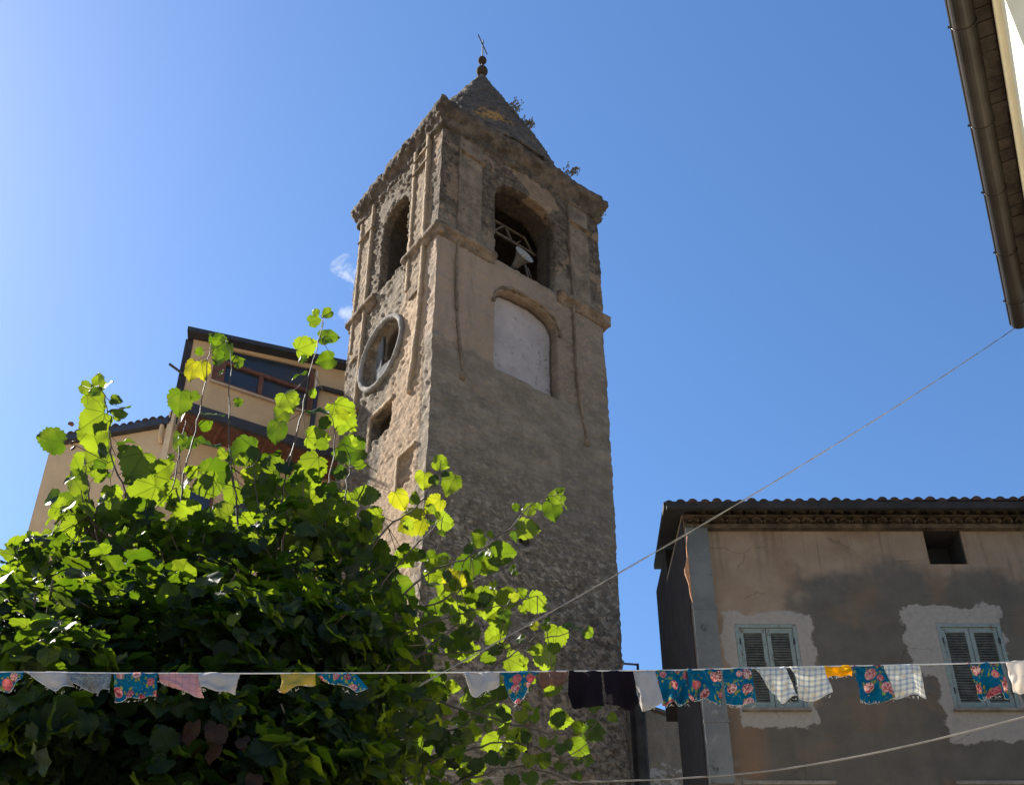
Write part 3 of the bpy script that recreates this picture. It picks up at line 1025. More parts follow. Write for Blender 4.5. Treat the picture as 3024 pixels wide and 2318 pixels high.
M_LOUV = simple('shaded_louvre_paint', (0.075, 0.078, 0.07), 0.8, 0, 0.45, 10, 0.1)  # shutter paint darkened, shade between the slats put into the colour
for x0, x1, z0, z1 in WINS:
    shuttered(x0 - HX + 0.004, x1 - HX - 0.004, hz(z0), hz(z1) - 0.004, house)
for x0, x1 in ((3.12, 4.28), (5.95, 7.15)):
    shuttered(x0 - HX + 0.004, x1 - HX - 0.004, hz(3.6), hz(5.306), house)
    MB().box(x0 - HX - 0.04, x1 - HX + 0.04, -0.05, 0.0, hz(5.312), hz(5.36)).build('lintel', M_SILL, house)
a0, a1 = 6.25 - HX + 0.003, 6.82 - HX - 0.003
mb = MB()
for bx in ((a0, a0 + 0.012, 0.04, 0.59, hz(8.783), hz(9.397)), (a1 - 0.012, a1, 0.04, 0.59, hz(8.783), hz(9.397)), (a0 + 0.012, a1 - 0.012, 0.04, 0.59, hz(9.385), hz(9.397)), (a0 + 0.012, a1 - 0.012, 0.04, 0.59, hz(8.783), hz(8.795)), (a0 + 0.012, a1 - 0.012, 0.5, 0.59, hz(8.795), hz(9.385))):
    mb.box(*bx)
mb.build('attic_shade_lining', M_DARK, house)  # near-black lining, stands in for the shade inside the opening

# ------------------------------------------------------------------ terrace wall, shaded joint strip and railing between tower and house (tower frame)
tr = thing('terrace_wall', tw(4.73, 0.05, -ZC), 'low rubble wall with patches of pale mortar joining the tower to the house', 'wall', RZ)
M_RUB = mat_stone('rubble_and_mortar', (0.085, 0.07, 0.055), (0.20, 0.17, 0.13), 2.2, 0.06)


def mat_rubble():
    m = NT('terrace_rubble')
    P = m.obj()
    x, y, z = m.sep(P)
    mid = m.noise(P, 3.5, 7, 0.7)
    fine = m.noise(P, 13, 5, 0.7)
    c = m.mix(m.ramp(mid, 0.35, 0.7), (0.27, 0.22, 0.155), (0.38, 0.31, 0.225))
    pm = m.math('ADD', m.noise(m.mapping(P, (2.2, 2.2, 4.2), rot=(0, 0.5, 0)), 1.7, 7, 0.7), m.ramp(z, ZC + 8.5, ZC + 7.6, -0.12, 0.05))
    c = m.mix(m.ramp(pm, 0.53, 0.58), c, (0.58, 0.52, 0.44))
    c = m.mix(m.math('MULTIPLY', m.ramp(fine, 0.4, 0.3), 0.7), c, (0.04, 0.035, 0.03))
    return m.done(m.principled(c, 0.95, m.bump(m.math('ADD', m.math('ADD', mid, fine), pm), 0.9, 0.05), spec=0.15))


mb = MB().box(0.0, 5.0, 0.0, 0.4, 0, 9.08 + ZC)
two = mb.build('wall', mat_rubble(), tr)
rough(two, 0.05, [(0.4, 0.07, 'CLOUDS'), (0.12, 0.05, 'CLOUDS')])
bake(two).data.shade_smooth()
MB().box(0.45, 5.0, -0.06, 0.46, 9.06 + ZC, 9.12 + ZC).build('coping', M_SILL, tr)
dp = MB().tube([(0, 0, 0), (0, 0, 9.1 + ZC)], 0.11, 12).box(-0.2, 0.17, 0.05, 0.07, 0, 9.15 + ZC).build('joint_shade_strip', simple('joint_shade', (0.04, 0.035, 0.03), 0.7, 0.2, 0.4, 4, 0.2))
dp.location = tw(4.97, -0.10, -ZC)  # dark tube and strip standing in for the shadow in the joint
dp.rotation_euler = (0, 0, RZ)
tag(dp, 'dark strip standing in for the shadowed gap between tower and terrace wall', 'joint_shade_strip')
rl = thing('railing', tw(4.75, 0.25, 9.1), 'thin black metal railing on the terrace wall beside the tower', 'railing', RZ)
MB().tube([(0.0, 0, 0.86), (0.58, 0, 1.0)], 0.022, 6).build('top_rail', M_IRON, rl)
MB().tube([(0.58, 0, 0.0), (0.58, 0, 1.02)], 0.028, 6).build('post', M_IRON, rl)
MB().tube([(0.58, 0, 0.35), (3.4, 0, 0.35)], 0.022, 6).build('mid_rail', M_IRON, rl)
MB().tube([(1.75, 0, 0.0), (1.75, 0, 0.8)], 0.028, 6).build('post', M_IRON, rl)

# ------------------------------------------------------------------ cream corner house, upper right
CZ = 8.0 + CAMZ
g0 = Vector((3.25, 4.83))
gd = Vector((0.468, 0.884)).normalized()
gang = math.atan2(gd.y, gd.x)
corner = thing('corner_house', (g0.x, g0.y, 0), 'cream rendered corner house with a dark round gutter under its tiled eaves', 'house', gang)
# local: x along the gutter away from the camera, y<0 towards the house
M_CREAM = simple('cream_render', (0.72, 0.66, 0.50), 0.9, 0, 0.06, 3, 0.08)
M_GUT = simple('old_copper_gutter', (0.028, 0.023, 0.019), 0.5, 0.35, 0.3, 3, 0.05)
M_EAVT = mat_stone('eaves_tiles', (0.025, 0.023, 0.021), (0.055, 0.047, 0.042), 5, 0.01)
Lg = 3.87
WO = 0.34
mb = MB().box(-0.05, 3.55, -6.0, -WO, 0, CZ + 0.05)
cw = mb.build('wall', M_CREAM, corner)
MB().box(-0.05, 3.55, -WO, -WO + 0.05, CZ - 0.10, CZ - 0.03).build('frieze', M_CREAM, corner)
mb = MB()
GN = 12
vs, fs = [], []
for xx in (-1.6, Lg):
    for r_ in (0.088, 0.080):
        for k in range(GN + 1):
            a = math.pi + math.pi * k / GN
            vs.append((xx, -0.085 + r_ * math.cos(a), CZ + 0.03 + r_ * math.sin(a)))
m_ = GN + 1
for k in range(GN):
    fs += [(k, k + 1, 2 * m_ + k + 1, 2 * m_ + k), (m_ + k, 3 * m_ + k, 3 * m_ + k + 1, m_ + k + 1), (k, m_ + k, m_ + k + 1, k + 1)]
fs += [tuple(2 * m_ + k for k in range(m_)), (0, 2 * m_, 3 * m_, m_), (GN, m_ + GN, 3 * m_ + GN, 2 * m_ + GN)]
gut = mb.add(vs, fs).tube([(-1.6, 0.006, CZ + 0.035), (Lg, 0.006, CZ + 0.035)], 0.010, 6).build('gutter', M_GUT, corner, False)
for xx in (0.27, 1.25, 2.02, 2.80, 3.50):
    MB().tube([(xx, -0.085 + 0.092 * math.cos(math.pi + math.pi * k / 10), CZ + 0.03 + 0.092 * math.sin(math.pi + math.pi * k / 10)) for k in range(11)], 0.004, 6).tube([(xx, 0.0, CZ + 0.03), (xx, 0.028, CZ + 0.045)], 0.010, 6).build('bracket', M_GUT, gut)
mb = MB()
xx = -1.6
while xx < 3.72:
    l_ = 0.13 + random.uniform(-0.012, 0.012)
    mb.box(xx + 0.003, xx + l_ - 0.003, -0.285 + random.uniform(-0.006, 0.006), -0.165, CZ + 0.02 + random.uniform(-0.008, 0.008), CZ + 0.05)
    xx += l_
mb.build('eaves_tiles', M_EAVT, corner)
MB().prism([(-1.6, -0.11, CZ + 0.06), (-1.6, -3.0, CZ + 1.1), (-1.6, -3.0, CZ + 1.18), (-1.6, -0.11, CZ + 0.14)], (5.3, 0, 0)).box(-1.6, 3.7, -0.345, -0.11, CZ + 0.051, CZ + 0.075).build('roof', M_TILE, corner)
wn = MB().box(2.25, 3.1, -WO - 0.02, -WO + 0.012, CZ - 1.75, CZ - 0.62).build('window', simple('grey_frame', (0.12, 0.12, 0.125), 0.6), corner)
MB().box(2.33, 3.02, -WO + 0.012, -WO + 0.02, CZ - 1.67, CZ - 0.70).build('pane', M_DARK, wn)

# ------------------------------------------------------------------ yellow house behind the tree, left
YX, YY = -8.493, 22.0
yel = thing('ochre_house', (YX, YY, 0), 'tall ochre house with brown timber eaves and a glazed attic behind the tree', 'house')
dR = Vector((math.sin(R(60.7)), math.cos(R(60.7)), 0))
dL = Vector((math.sin(R(-76)), math.cos(R(-76)), 0))
nR = Vector((dR.y, -dR.x, 0))      # outward, towards the camera
nL = Vector((-dL.y, dL.x, 0))
M_OCH = simple('ochre_render', (0.50, 0.34, 0.19), 0.9, 0, 0.09, 1.2, 0.05)
M_WOOD = simple('brown_timber', (0.12, 0.05, 0.033), 0.7, 0, 0.3, 5, 0.1)
M_SLATE = simple('dark_metal_trim', (0.045, 0.045, 0.05), 0.5, 0.3, 0.2, 4, 0.05)


def yR(k, o, z):
    return dR * k + nR * o + Vector((0, 0, z + ZC))


def yL(k, o, z):
    return dL * k + nL * o + Vector((0, 0, z + ZC))


def yS(k, o, z):
    return yR(k + (0.32 * -o if o < 0 else 0), o, z)


def yslab(mb, P, k0, k1, o0, o1, z0, z1, z0b=None, z1b=None):
    z0b = z0 if z0b is None else z0b
    z1b = z1 if z1b is None else z1b
    a = [P(k0, o0, z0), P(k0, o0, z1), P(k0, o1, z1), P(k0, o1, z0)]
    b = [P(k1, o0, z0b), P(k1, o0, z1b), P(k1, o1, z1b), P(k1, o1, z0b)]
    mb.add(a + b, [(0, 1, 2, 3), (7, 6, 5, 4), (0, 4, 5, 1), (1, 5, 6, 2), (2, 6, 7, 3), (3, 7, 4, 0)])
    return mb


# body: bent plan
pl = [(0, 0), tuple((dR * 8.5)[:2]), tuple((dR * 8.5 - nR * 7)[:2]), tuple((dL * 3.62 - nL * 7)[:2]), tuple((dL * 3.62)[:2])]
MB().prism([(a, b, 0) for a, b in pl], (0, 0, 18.0 + ZC)).build('wall', M_OCH, yel)
# attic storey above the eaves on the right-hand part, with its window band
mb = MB()
yslab(mb, yS, 0.0, 0.62, -4.0, 0.0, 17.95, 20.95, None, 21.08)
yslab(mb, yS, 3.40, 6.0, -4.0, 0.0, 17.95, 21.55, None, 22.0)
yslab(mb, yS, 0.62, 3.40, -4.0, 0.0, 17.95, 19.68)
yslab(mb, yS, 0.62, 3.40, -0.12, 0.0, 20.93, 21.09, 21.34, 21.56)
att = mb.build('attic_storey', M_OCH, yel)
fr = MB()
yslab(fr, yR, 0.62, 3.40, -0.1, 0.02, 19.70, 19.80)
yslab(fr, yR, 0.62, 0.95, -0.1, 0.02, 19.80, 20.93, None, 20.98)
yslab(fr, yR, 3.28, 3.40, -0.1, 0.02, 19.80, 21.30, None, 21.32)
yslab(fr, yR, 1.88, 2.0, -0.1, 0.02, 19.80, 20.45)
yslab(fr, yR, 0.95, 3.28, -0.1, 0.02, 20.42, 20.54)
aw = fr.build('attic_window', M_WOOD, yel)
m = NT('dark_window_glass')
M_GLASS = m.done(m.principled((0.02, 0.028, 0.04), 0.25, m.bump(m.noise(m.obj(), 1.5), 0.05, 0.02), spec=0.6))
g = MB()
yslab(g, yR, 0.9, 3.35, -0.12, -0.06, 19.7, 20.95, None, 21.35)
g.build('pane', M_GLASS, aw)
mb = MB()
yslab(mb, yR, 0.6, 3.45, 0.0, 0.09, 19.64, 19.70)
mb.build('window_ledge', mat_stone('pale_ledge', (0.40, 0.34, 0.27), (0.48, 0.42, 0.34), 4, 0.01), aw)
# attic roof: single pitch rising to the right, overhanging at the left
mb = MB()
yslab(mb, yS, -0.25, 6.2, -4.2, 0.30, 20.86, 21.0, 22.0, 22.14)
ar = mb.build('attic_roof', M_SLATE, yel)
mb = MB()
yslab(mb, yS, -0.20, -0.003, -3.9, 0.02, 18.0, 20.80)
mb.build('attic_side_sheet', simple('dark_side_sheet', (0.03, 0.027, 0.027), 0.7, 0, 0.3, 4, 0.1), yel)  # added dark sheet, keeps the sunlit attic side from reading bright
# timber eaves of the main roof with dark gutter
mb = MB()
yslab(mb, yR, 0.02, 6.0, 0.0, 0.88, 17.75, 17.95)
ea = mb.build('timber_eaves', M_WOOD, yel)
mb = MB()
yslab(mb, yR, 0.0, 6.0, 0.88, 1.0, 17.72, 18.0)
mb.build('eaves_gutter', M_SLATE, ea)
mb = MB()
for k in range(9):
    yslab(mb, yR, 0.3 + k * 0.6, 0.38 + k * 0.6, 0.0, 0.86, 17.66, 17.749)
mb.build('rafter_ends', M_WOOD, ea)
# left wing: gutter and tiles
mb = MB()
yslab(mb, yL, 0.15, 3.75, 0.0, 0.17, 17.93, 18.12)
lg_ = mb.build('wing_gutter', M_SLATE, yel)
mb = MB()
for i in range(17):
    k = 0.2 + i * 0.215
    base = yL(k, 0.13, 18.12)
    n = 7
    pr = []
    for (o, z) in ((0.15 + random.uniform(-0.03, 0.03), 18.12), (-3.5, 19.2)):
        pr.append([yL(k + 0.095 * math.cos(math.pi * q / n), o, z + 0.11 * math.sin(math.pi * q / n)) for q in range(n + 1)])
    vs = pr[0] + pr[1]
    mb.add(vs, [(q, q + 1, n + 2 + q, n + 1 + q) for q in range(n)] + [tuple(range(n + 1))])
yslab(mb, yL, 0.0, 3.7, -3.5, 0.1, 19.08, 19.10) if False else None
mb.build('wing_roof_tiles', M_TILE, yel)
mb = MB()
yslab(mb, yL, 0.02, 0.19, 0.0, 0.13, 10.0, 18.35)
mb.build('corner_pilaster', simple('light_ochre_trim', (0.55, 0.40, 0.24), 0.9, 0, 0.08, 3, 0.05), yel)
mb = MB().tube([yL(0.32, 0.14, 17.9), yL(0.32, 0.14, 17.55), yL(0.32, 0.05, 17.4)], 0.06)
mb.build('overflow_spout', M_OCH, yel)
MB().tube([yR(-0.02, 0.05, 19.55), yR(-0.50, 0.10, 19.72)], 0.035).build('drain_spout', M_SLATE, yel)
MB().tube([yR(4.9, 0.08, 20.8), yR(3.62, 0.08, 20.68), yR(3.50, 0.08, 20.6), yR(3.47, 0.08, 20.4), yR(3.46, 0.08, 18.0)], 0.07).build('downpipe', M_SLATE, yel)
MB().tube([yR(3.44, 0.08, 21.2), yR(3.42, 0.08, 19.2)], 0.02).build('cable', simple('pale_cable', (0.6, 0.55, 0.5), 0.7), yel)
mb = MB()
yslab(mb, yL, 2.2, 2.66, -0.02, 0.03, 15.3, 16.15)
nw = mb.build('window', simple('white_frame', (0.55, 0.53, 0.52), 0.6), yel)
mb = MB()
yslab(mb, yL, 2.26, 2.60, 0.03, 0.035, 15.36, 16.09)
mb.build('pane', M_GLASS, nw)
for k0, z0, z1, wd in ((1.6, 14.6, 16.5, 1.0), (3.3, 14.6, 16.3, 0.7), (0.5, 14.6, 16.2, 0.7)):
    mb = MB()
    yslab(mb, yR, k0, k0 + 0.07, -0.02, 0.05, z0, z1)
    yslab(mb, yR, k0 + wd - 0.07, k0 + wd, -0.02, 0.05, z0, z1)
    yslab(mb, yR, k0 + 0.07, k0 + wd - 0.07, -0.02, 0.05, z1 - 0.08, z1)
    w2 = mb.build('window', M_WOOD, yel)
    mb = MB()
    yslab(mb, yR, k0 + 0.07, k0 + wd - 0.07, -0.02, 0.01, z0, z1 - 0.08)
    mb.build('pane', M_GLASS, w2)

# ------------------------------------------------------------------ leafy tree in front, left
def leaf_template(n, rows, seed):
    """one toothed, shallowly lobed heart-shaped leaf, base at the origin, tip along +y; returns verts, quads"""
    rnd = random.Random(seed)
    half = [(0.0, 0.0), (0.10, -0.09), (0.24, -0.13), (0.38, -0.06), (0.48, 0.10), (0.54, 0.30), (0.475, 0.42), (0.475, 0.52), (0.43, 0.64), (0.31, 0.77), (0.16, 0.91), (0.0, 1.02)]
    L = [0]
    for a, b in zip(half, half[1:]):
        L.append(L[-1] + math.dist(a, b))
    out = []
    for i in range(n):
        t = L[-1] * i / (n - 1)
        k = max(j for j in range(len(L)) if L[j] <= t + 1e-9)
        k = min(k, len(half) - 2)
        f = (t - L[k]) / (L[k + 1] - L[k])
        x = half[k][0] + (half[k + 1][0] - half[k][0]) * f
        y = half[k][1] + (half[k + 1][1] - half[k][1]) * f
        if 0 < i < n - 1:
            d = 1.0 + (0.05 if i % 2 else -0.045) + rnd.uniform(-0.045, 0.045)
            x *= d
            y = 0.35 + (y - 0.35) * d
        out.append((x, y))
    V, F = [], []
    fold = rnd.uniform(0.0, 0.50)
    droop = rnd.uniform(-0.15, 0.75)
    wav = rnd.uniform(0.02, 0.10)
    ph = rnd.uniform(0, 6)
    rnd_side = rnd.uniform(-0.2, 1.2)
    for sgn in (1, -1):
        b0 = len(V)
        for i, (x, y) in enumerate(out):
            sy = min(max(y, 0.0), 1.0)
            sy = sy if i > 0 else 0.0
            for r_ in range(rows):
                q = r_ / (rows - 1)
                px, py = sgn * x * q, sy + (y - sy) * q
                z = fold * abs(px) * (1.0 if sgn > 0 else rnd_side) - droop * max(py, 0) ** 2 * 0.5 + wav * q * math.sin(9 * py + ph + sgn) - 0.25 * abs(px) ** 2
                V.append((px, py, z))
        for i in range(n - 1):
            for r_ in range(rows - 1):
                a = b0 + i * rows + r_
                q4 = (a, a + 1, a + rows + 1, a + rows)
                F.append(q4 if sgn > 0 else q4[::-1])
    return np.array(V, np.float32), np.array(F, np.int32)


HI = [leaf_template(23, 4, 100 + i) for i in range(7)]
LO = [leaf_template(11, 2, 200 + i) for i in range(5)]


class Leaves:
    def __init__(s):
        s.items = {}

    def add(s, tpl, pos, nrm, tip, size, tint):
        s.items.setdefault(tpl, []).append((pos, nrm, tip, size, tint))

    def mesh(s, name, mat):
        VV, FF, UU, TT = [], [], [], []
        base = 0
        for (kind, i), lst in s.items.items():
            V, F = (HI if kind == 'H' else LO)[i]
            pos = np.array([q[0] for q in lst], np.float32)
            N = np.array([q[1] for q in lst], np.float32)
            T = np.array([q[2] for q in lst], np.float32)
            size = np.array([q[3] for q in lst], np.float32)
            tint = np.array([q[4] for q in lst], np.float32)
            N /= np.linalg.norm(N, axis=1, keepdims=True) + 1e-9
            T -= N * (T * N).sum(1, keepdims=True)
            T /= np.linalg.norm(T, axis=1, keepdims=True) + 1e-9
            X = np.cross(T, N)
            W = pos[:, None, :] + size[:, None, None] * (V[None, :, 0:1] * X[:, None, :] + V[None, :, 1:2] * T[:, None, :] + V[None, :, 2:3] * N[:, None, :])
            m = len(lst)
            VV.append(W.reshape(-1, 3))
            FF.append((F[None] + (np.arange(m) * len(V))[:, None, None] + base).reshape(-1, 4))
            UU.append(np.tile(V[:, :2], (m, 1)))
            TT.append(np.repeat(tint, len(V)))
            base += m * len(V)
        V = np.concatenate(VV).astype(np.float32)
        F = np.concatenate(FF).astype(np.int32)
        U = np.concatenate(UU).astype(np.float32)
        T = np.concatenate(TT).astype(np.float32)
        me = bpy.data.meshes.new(name)
        me.vertices.add(len(V))
        me.vertices.foreach_set('co', V.ravel())
        me.loops.add(F.size)
        me.loops.foreach_set('vertex_index', F.ravel())
        me.polygons.add(len(F))
        me.polygons.foreach_set('loop_start', np.arange(0, F.size, 4, dtype=np.int32))
        me.update(calc_edges=True)
        uv = me.uv_layers.new(name='leaf')
        uv.data.foreach_set('uv', U[F.ravel()].ravel())
        at_ = me.attributes.new('tint', 'FLOAT', 'POINT')
        at_.data.foreach_set('value', T)
        me.materials.append(mat)
        me.shade_smooth()
        return me


def mat_leaf():
    m = NT('green_leaf')
    a = m.t.nodes.new('ShaderNodeAttribute')
    a.attribute_name = 'tint'
    t = a.outputs['Fac']
    u, v, _ = m.sep(m.uv())
    ang = m.math('ARCTAN2', u, m.math('ADD', v, 0.02))
    rad = m.math('SQRT', m.math('ADD', m.math('MULTIPLY', u, u), m.math('MULTIPLY', v, v)))
    fr = m.math('ABSOLUTE', m.math('SUBTRACT', m.math('FRACT', m.math('ADD', m.math('DIVIDE', ang, 0.80), 0.5)), 0.5))
    vein = m.ramp(m.math('MULTIPLY', fr, rad), 0.028, 0.010)
    sv = m.math('FRACT', m.math('ADD', m.math('MULTIPLY', rad, 7.0), m.math('MULTIPLY', fr, -3.5)))
    vein2 = m.math('MULTIPLY', m.ramp(m.math('ABSOLUTE', m.math('SUBTRACT', sv, 0.5)), 0.07, 0.0), 0.35)
    vv = m.math('MAXIMUM', vein, vein2)
    P = m.obj()
    n = m.noise(P, 9, 4, 0.6)
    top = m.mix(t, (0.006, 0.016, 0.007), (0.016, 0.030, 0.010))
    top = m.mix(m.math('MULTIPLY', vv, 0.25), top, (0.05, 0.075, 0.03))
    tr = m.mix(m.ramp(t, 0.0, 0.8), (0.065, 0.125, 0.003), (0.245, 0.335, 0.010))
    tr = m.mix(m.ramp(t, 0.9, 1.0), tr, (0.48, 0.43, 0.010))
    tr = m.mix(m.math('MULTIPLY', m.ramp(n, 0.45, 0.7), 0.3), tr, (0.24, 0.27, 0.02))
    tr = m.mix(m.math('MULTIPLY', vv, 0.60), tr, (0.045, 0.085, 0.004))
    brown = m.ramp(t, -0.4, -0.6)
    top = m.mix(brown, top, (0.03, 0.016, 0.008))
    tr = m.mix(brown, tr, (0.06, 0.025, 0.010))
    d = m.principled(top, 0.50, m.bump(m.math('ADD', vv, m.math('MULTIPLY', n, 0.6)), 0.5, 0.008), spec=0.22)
    l = m.t.nodes.new('ShaderNodeBsdfTranslucent')
    m.put(l.inputs[0], tr)
    mx = m.t.nodes.new('ShaderNodeMixShader')
    mx.inputs[0].default_value = 0.46
    m.t.links.new(d.outputs[0], mx.inputs[1])
    m.t.links.new(l.outputs[0], mx.inputs[2])
    return m.done(mx)


M_LEAF = mat_leaf()


def mat_bark():
    m = NT('tree_bark')
    P = m.obj()
    n = m.noise(m.mapping(P, (1, 1, 0.3)), 14, 6, 0.65)
    return m.done(m.principled(m.mix(n, (0.05, 0.04, 0.03), (0.14, 0.115, 0.085)), 0.9, m.bump(n, 0.6, 0.02)))


M_BARK = mat_bark()
M_TWIG = simple('twig_bark', (0.045, 0.036, 0.024), 0.6, 0, 0.3, 15, 0.2)
T0 = Vector((-1.75, 6.1, 0))
tree = thing('leafy_tree', T0, 'large dark green tree with big lobed leaves glowing in the sun beside the tower', 'tree')
LV = Leaves()
rg = random.Random(11)


def rv():
    while True:
        v = Vector((rg.uniform(-1, 1), rg.uniform(-1, 1), rg.uniform(-1, 1)))
        if 0.01 < v.length < 1:
            return v


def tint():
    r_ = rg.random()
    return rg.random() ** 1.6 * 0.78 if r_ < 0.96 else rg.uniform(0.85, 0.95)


# crown: leafy lobes; (x, y in 2192-wide view of the photograph, distance, half-width, half-height in those pixels, half-depth in m, leaves)
LOBES = [
    (60, 1470, 5.7, 300, 215, 1.1, 1900),
    (400, 1440, 6.1, 330, 215, 1.2, 2500),
    (640, 1460, 6.2, 220, 205, 1.0, 1500),
    (300, 1660, 5.7, 420, 230, 1.1, 2300),
    (660, 1670, 6.0, 220, 190, 1.0, 1100),
    (850, 1620, 6.0, 150, 130, 0.7, 260),
    (810, 1400, 6.3, 110, 150, 0.6, 210),
    (170, 1265, 6.3, 170, 75, 0.6, 240),
    (400, 1235, 6.4, 190, 90, 0.6, 260),
    (630, 1225, 6.4, 150, 100, 0.6, 220),
    (760, 1220, 6.5, 80, 100, 0.5, 90),
    (190, 1110, 6.3, 60, 60, 0.4, 22),
    (660, 1090, 6.4, 110, 70, 0.4, 40),
    (-330, 1480, 5.8, 260, 230, 1.1, 1500),
    (300, 1950, 5.5, 600, 260, 1.3, 2400),
]
CL_ = []
for (cx, cy, d, rx, rz, ry, nl) in LOBES:
    if nl > 600:
        CL_.append((cx, cy, d, rx * 0.86, rz * 0.86, ry * 0.86, int(nl * 0.6), 1.0))
        for q in range(int(nl / 95)):
            v = rv().normalized() * rg.uniform(0.72, 1.0)
            r_ = rg.uniform(45, 95)
            CL_.append((cx + v.x * rx, cy - v.z * rz, d + v.y * ry, r_, r_ * rg.uniform(0.5, 0.9), r_ * 0.0033, int(r_ * 0.75), rg.uniform(0.8, 1.15)))
    else:
        CL_.append((cx, cy, d, rx, rz, ry, nl, 0.9))
for (cx, cy, d, rx, rz, ry, nl, ss) in CL_:
    c = vw(cx, cy, d)
    fw = (c.y * CP + (c.z - CAMZ) * SP)
    k = 1.3796 / FPX * fw
    lean = rv() * 0.5
    for i in range(nl):
        v = rv()
        v = v.normalized() * (v.length ** 0.55)
        v *= 1 + 0.2 * noise.noise(v * 3 + c)
        p = c + Vector((v.x * rx * k, v.y * ry, v.z * rz * k))
        out = Vector((v.x, v.y, v.z))
        nrm = Vector((0, 0, 0.6)) + out * 0.45 + lean + rv() * 0.9
        tip = out * 0.6 + Vector((0, 0, -0.55)) + rv() * 0.9
        sz = rg.triangular(0.06, 0.155, 0.11) * ss * (0.85 if cx > 780 else 1)
        LV.add(('H' if out.length > 0.7 and rg.random() < 0.6 else 'L', rg.randrange(5)), p, nrm, tip, sz, tint())

# shoots standing out of the crown: polylines in the view, with distance
twig = MB()
QS = []
TC = T0 + Vector((0, 0, 4.0))


def shoot(pts, d0, d1, nleaf, size=0.085, r0=0.0072, t_start=0.25, rootlen=True):
    n = len(pts)
    P = [vw(x, y, d0 + (d1 - d0) * i / (n - 1)) for i, (x, y) in enumerate(pts)]
    # smooth
    Q = []
    for i in range(n - 1):
        p0, p1, p2, p3 = P[max(i - 1, 0)], P[i], P[i + 1], P[min(i + 2, n - 1)]
        for s_ in range(5):
            t = s_ / 5
            Q.append(0.5 * ((2 * p1) + (-p0 + p2) * t + (2 * p0 - 5 * p1 + 4 * p2 - p3) * t * t + (-p0 + 3 * p1 - 3 * p2 + p3) * t ** 3))
    Q.append(P[-1])
    Q = [q + rv() * 0.012 if 0 < i < len(Q) - 1 else q for i, q in enumerate(Q)]
    QS.extend(Q)
    twig.tube(Q, [r0 * (1 - 0.7 * i / (len(Q) - 1)) * (1.25 if i % 3 == 0 else 1.0) for i in range(len(Q))], 6)
    for i in range(nleaf):
        t = t_start + (1 - t_start) * (i + rg.uniform(0.1, 0.9)) / nleaf
        j = min(int(t * (len(Q) - 1)), len(Q) - 2)
        p = Q[j].lerp(Q[j + 1], rg.random())
        ax = (Q[j + 1] - Q[j]).normalized()
        side = ax.cross(Vector((0, 1, 0.2))).normalized() * (1 if i % 2 else -1)
        pd = (side * 0.9 + ax * 0.4 + rv() * 0.6).normalized()
        pl_ = rg.uniform(0.03, 0.06)
        b = p + pd * pl_
        twig.tube([p, p + pd * pl_ * 0.5 + Vector((0, 0, 0.004)), b], 0.0017, 4, False)
        toward = Vector((0, -0.75, -0.35))
        LV.add(('H', rg.randrange(7)), b, toward + rv() * 0.85, pd + Vector((0, 0, -0.45)) + rv() * 0.4, size * rg.uniform(0.7, 1.2), tint())
    return Q


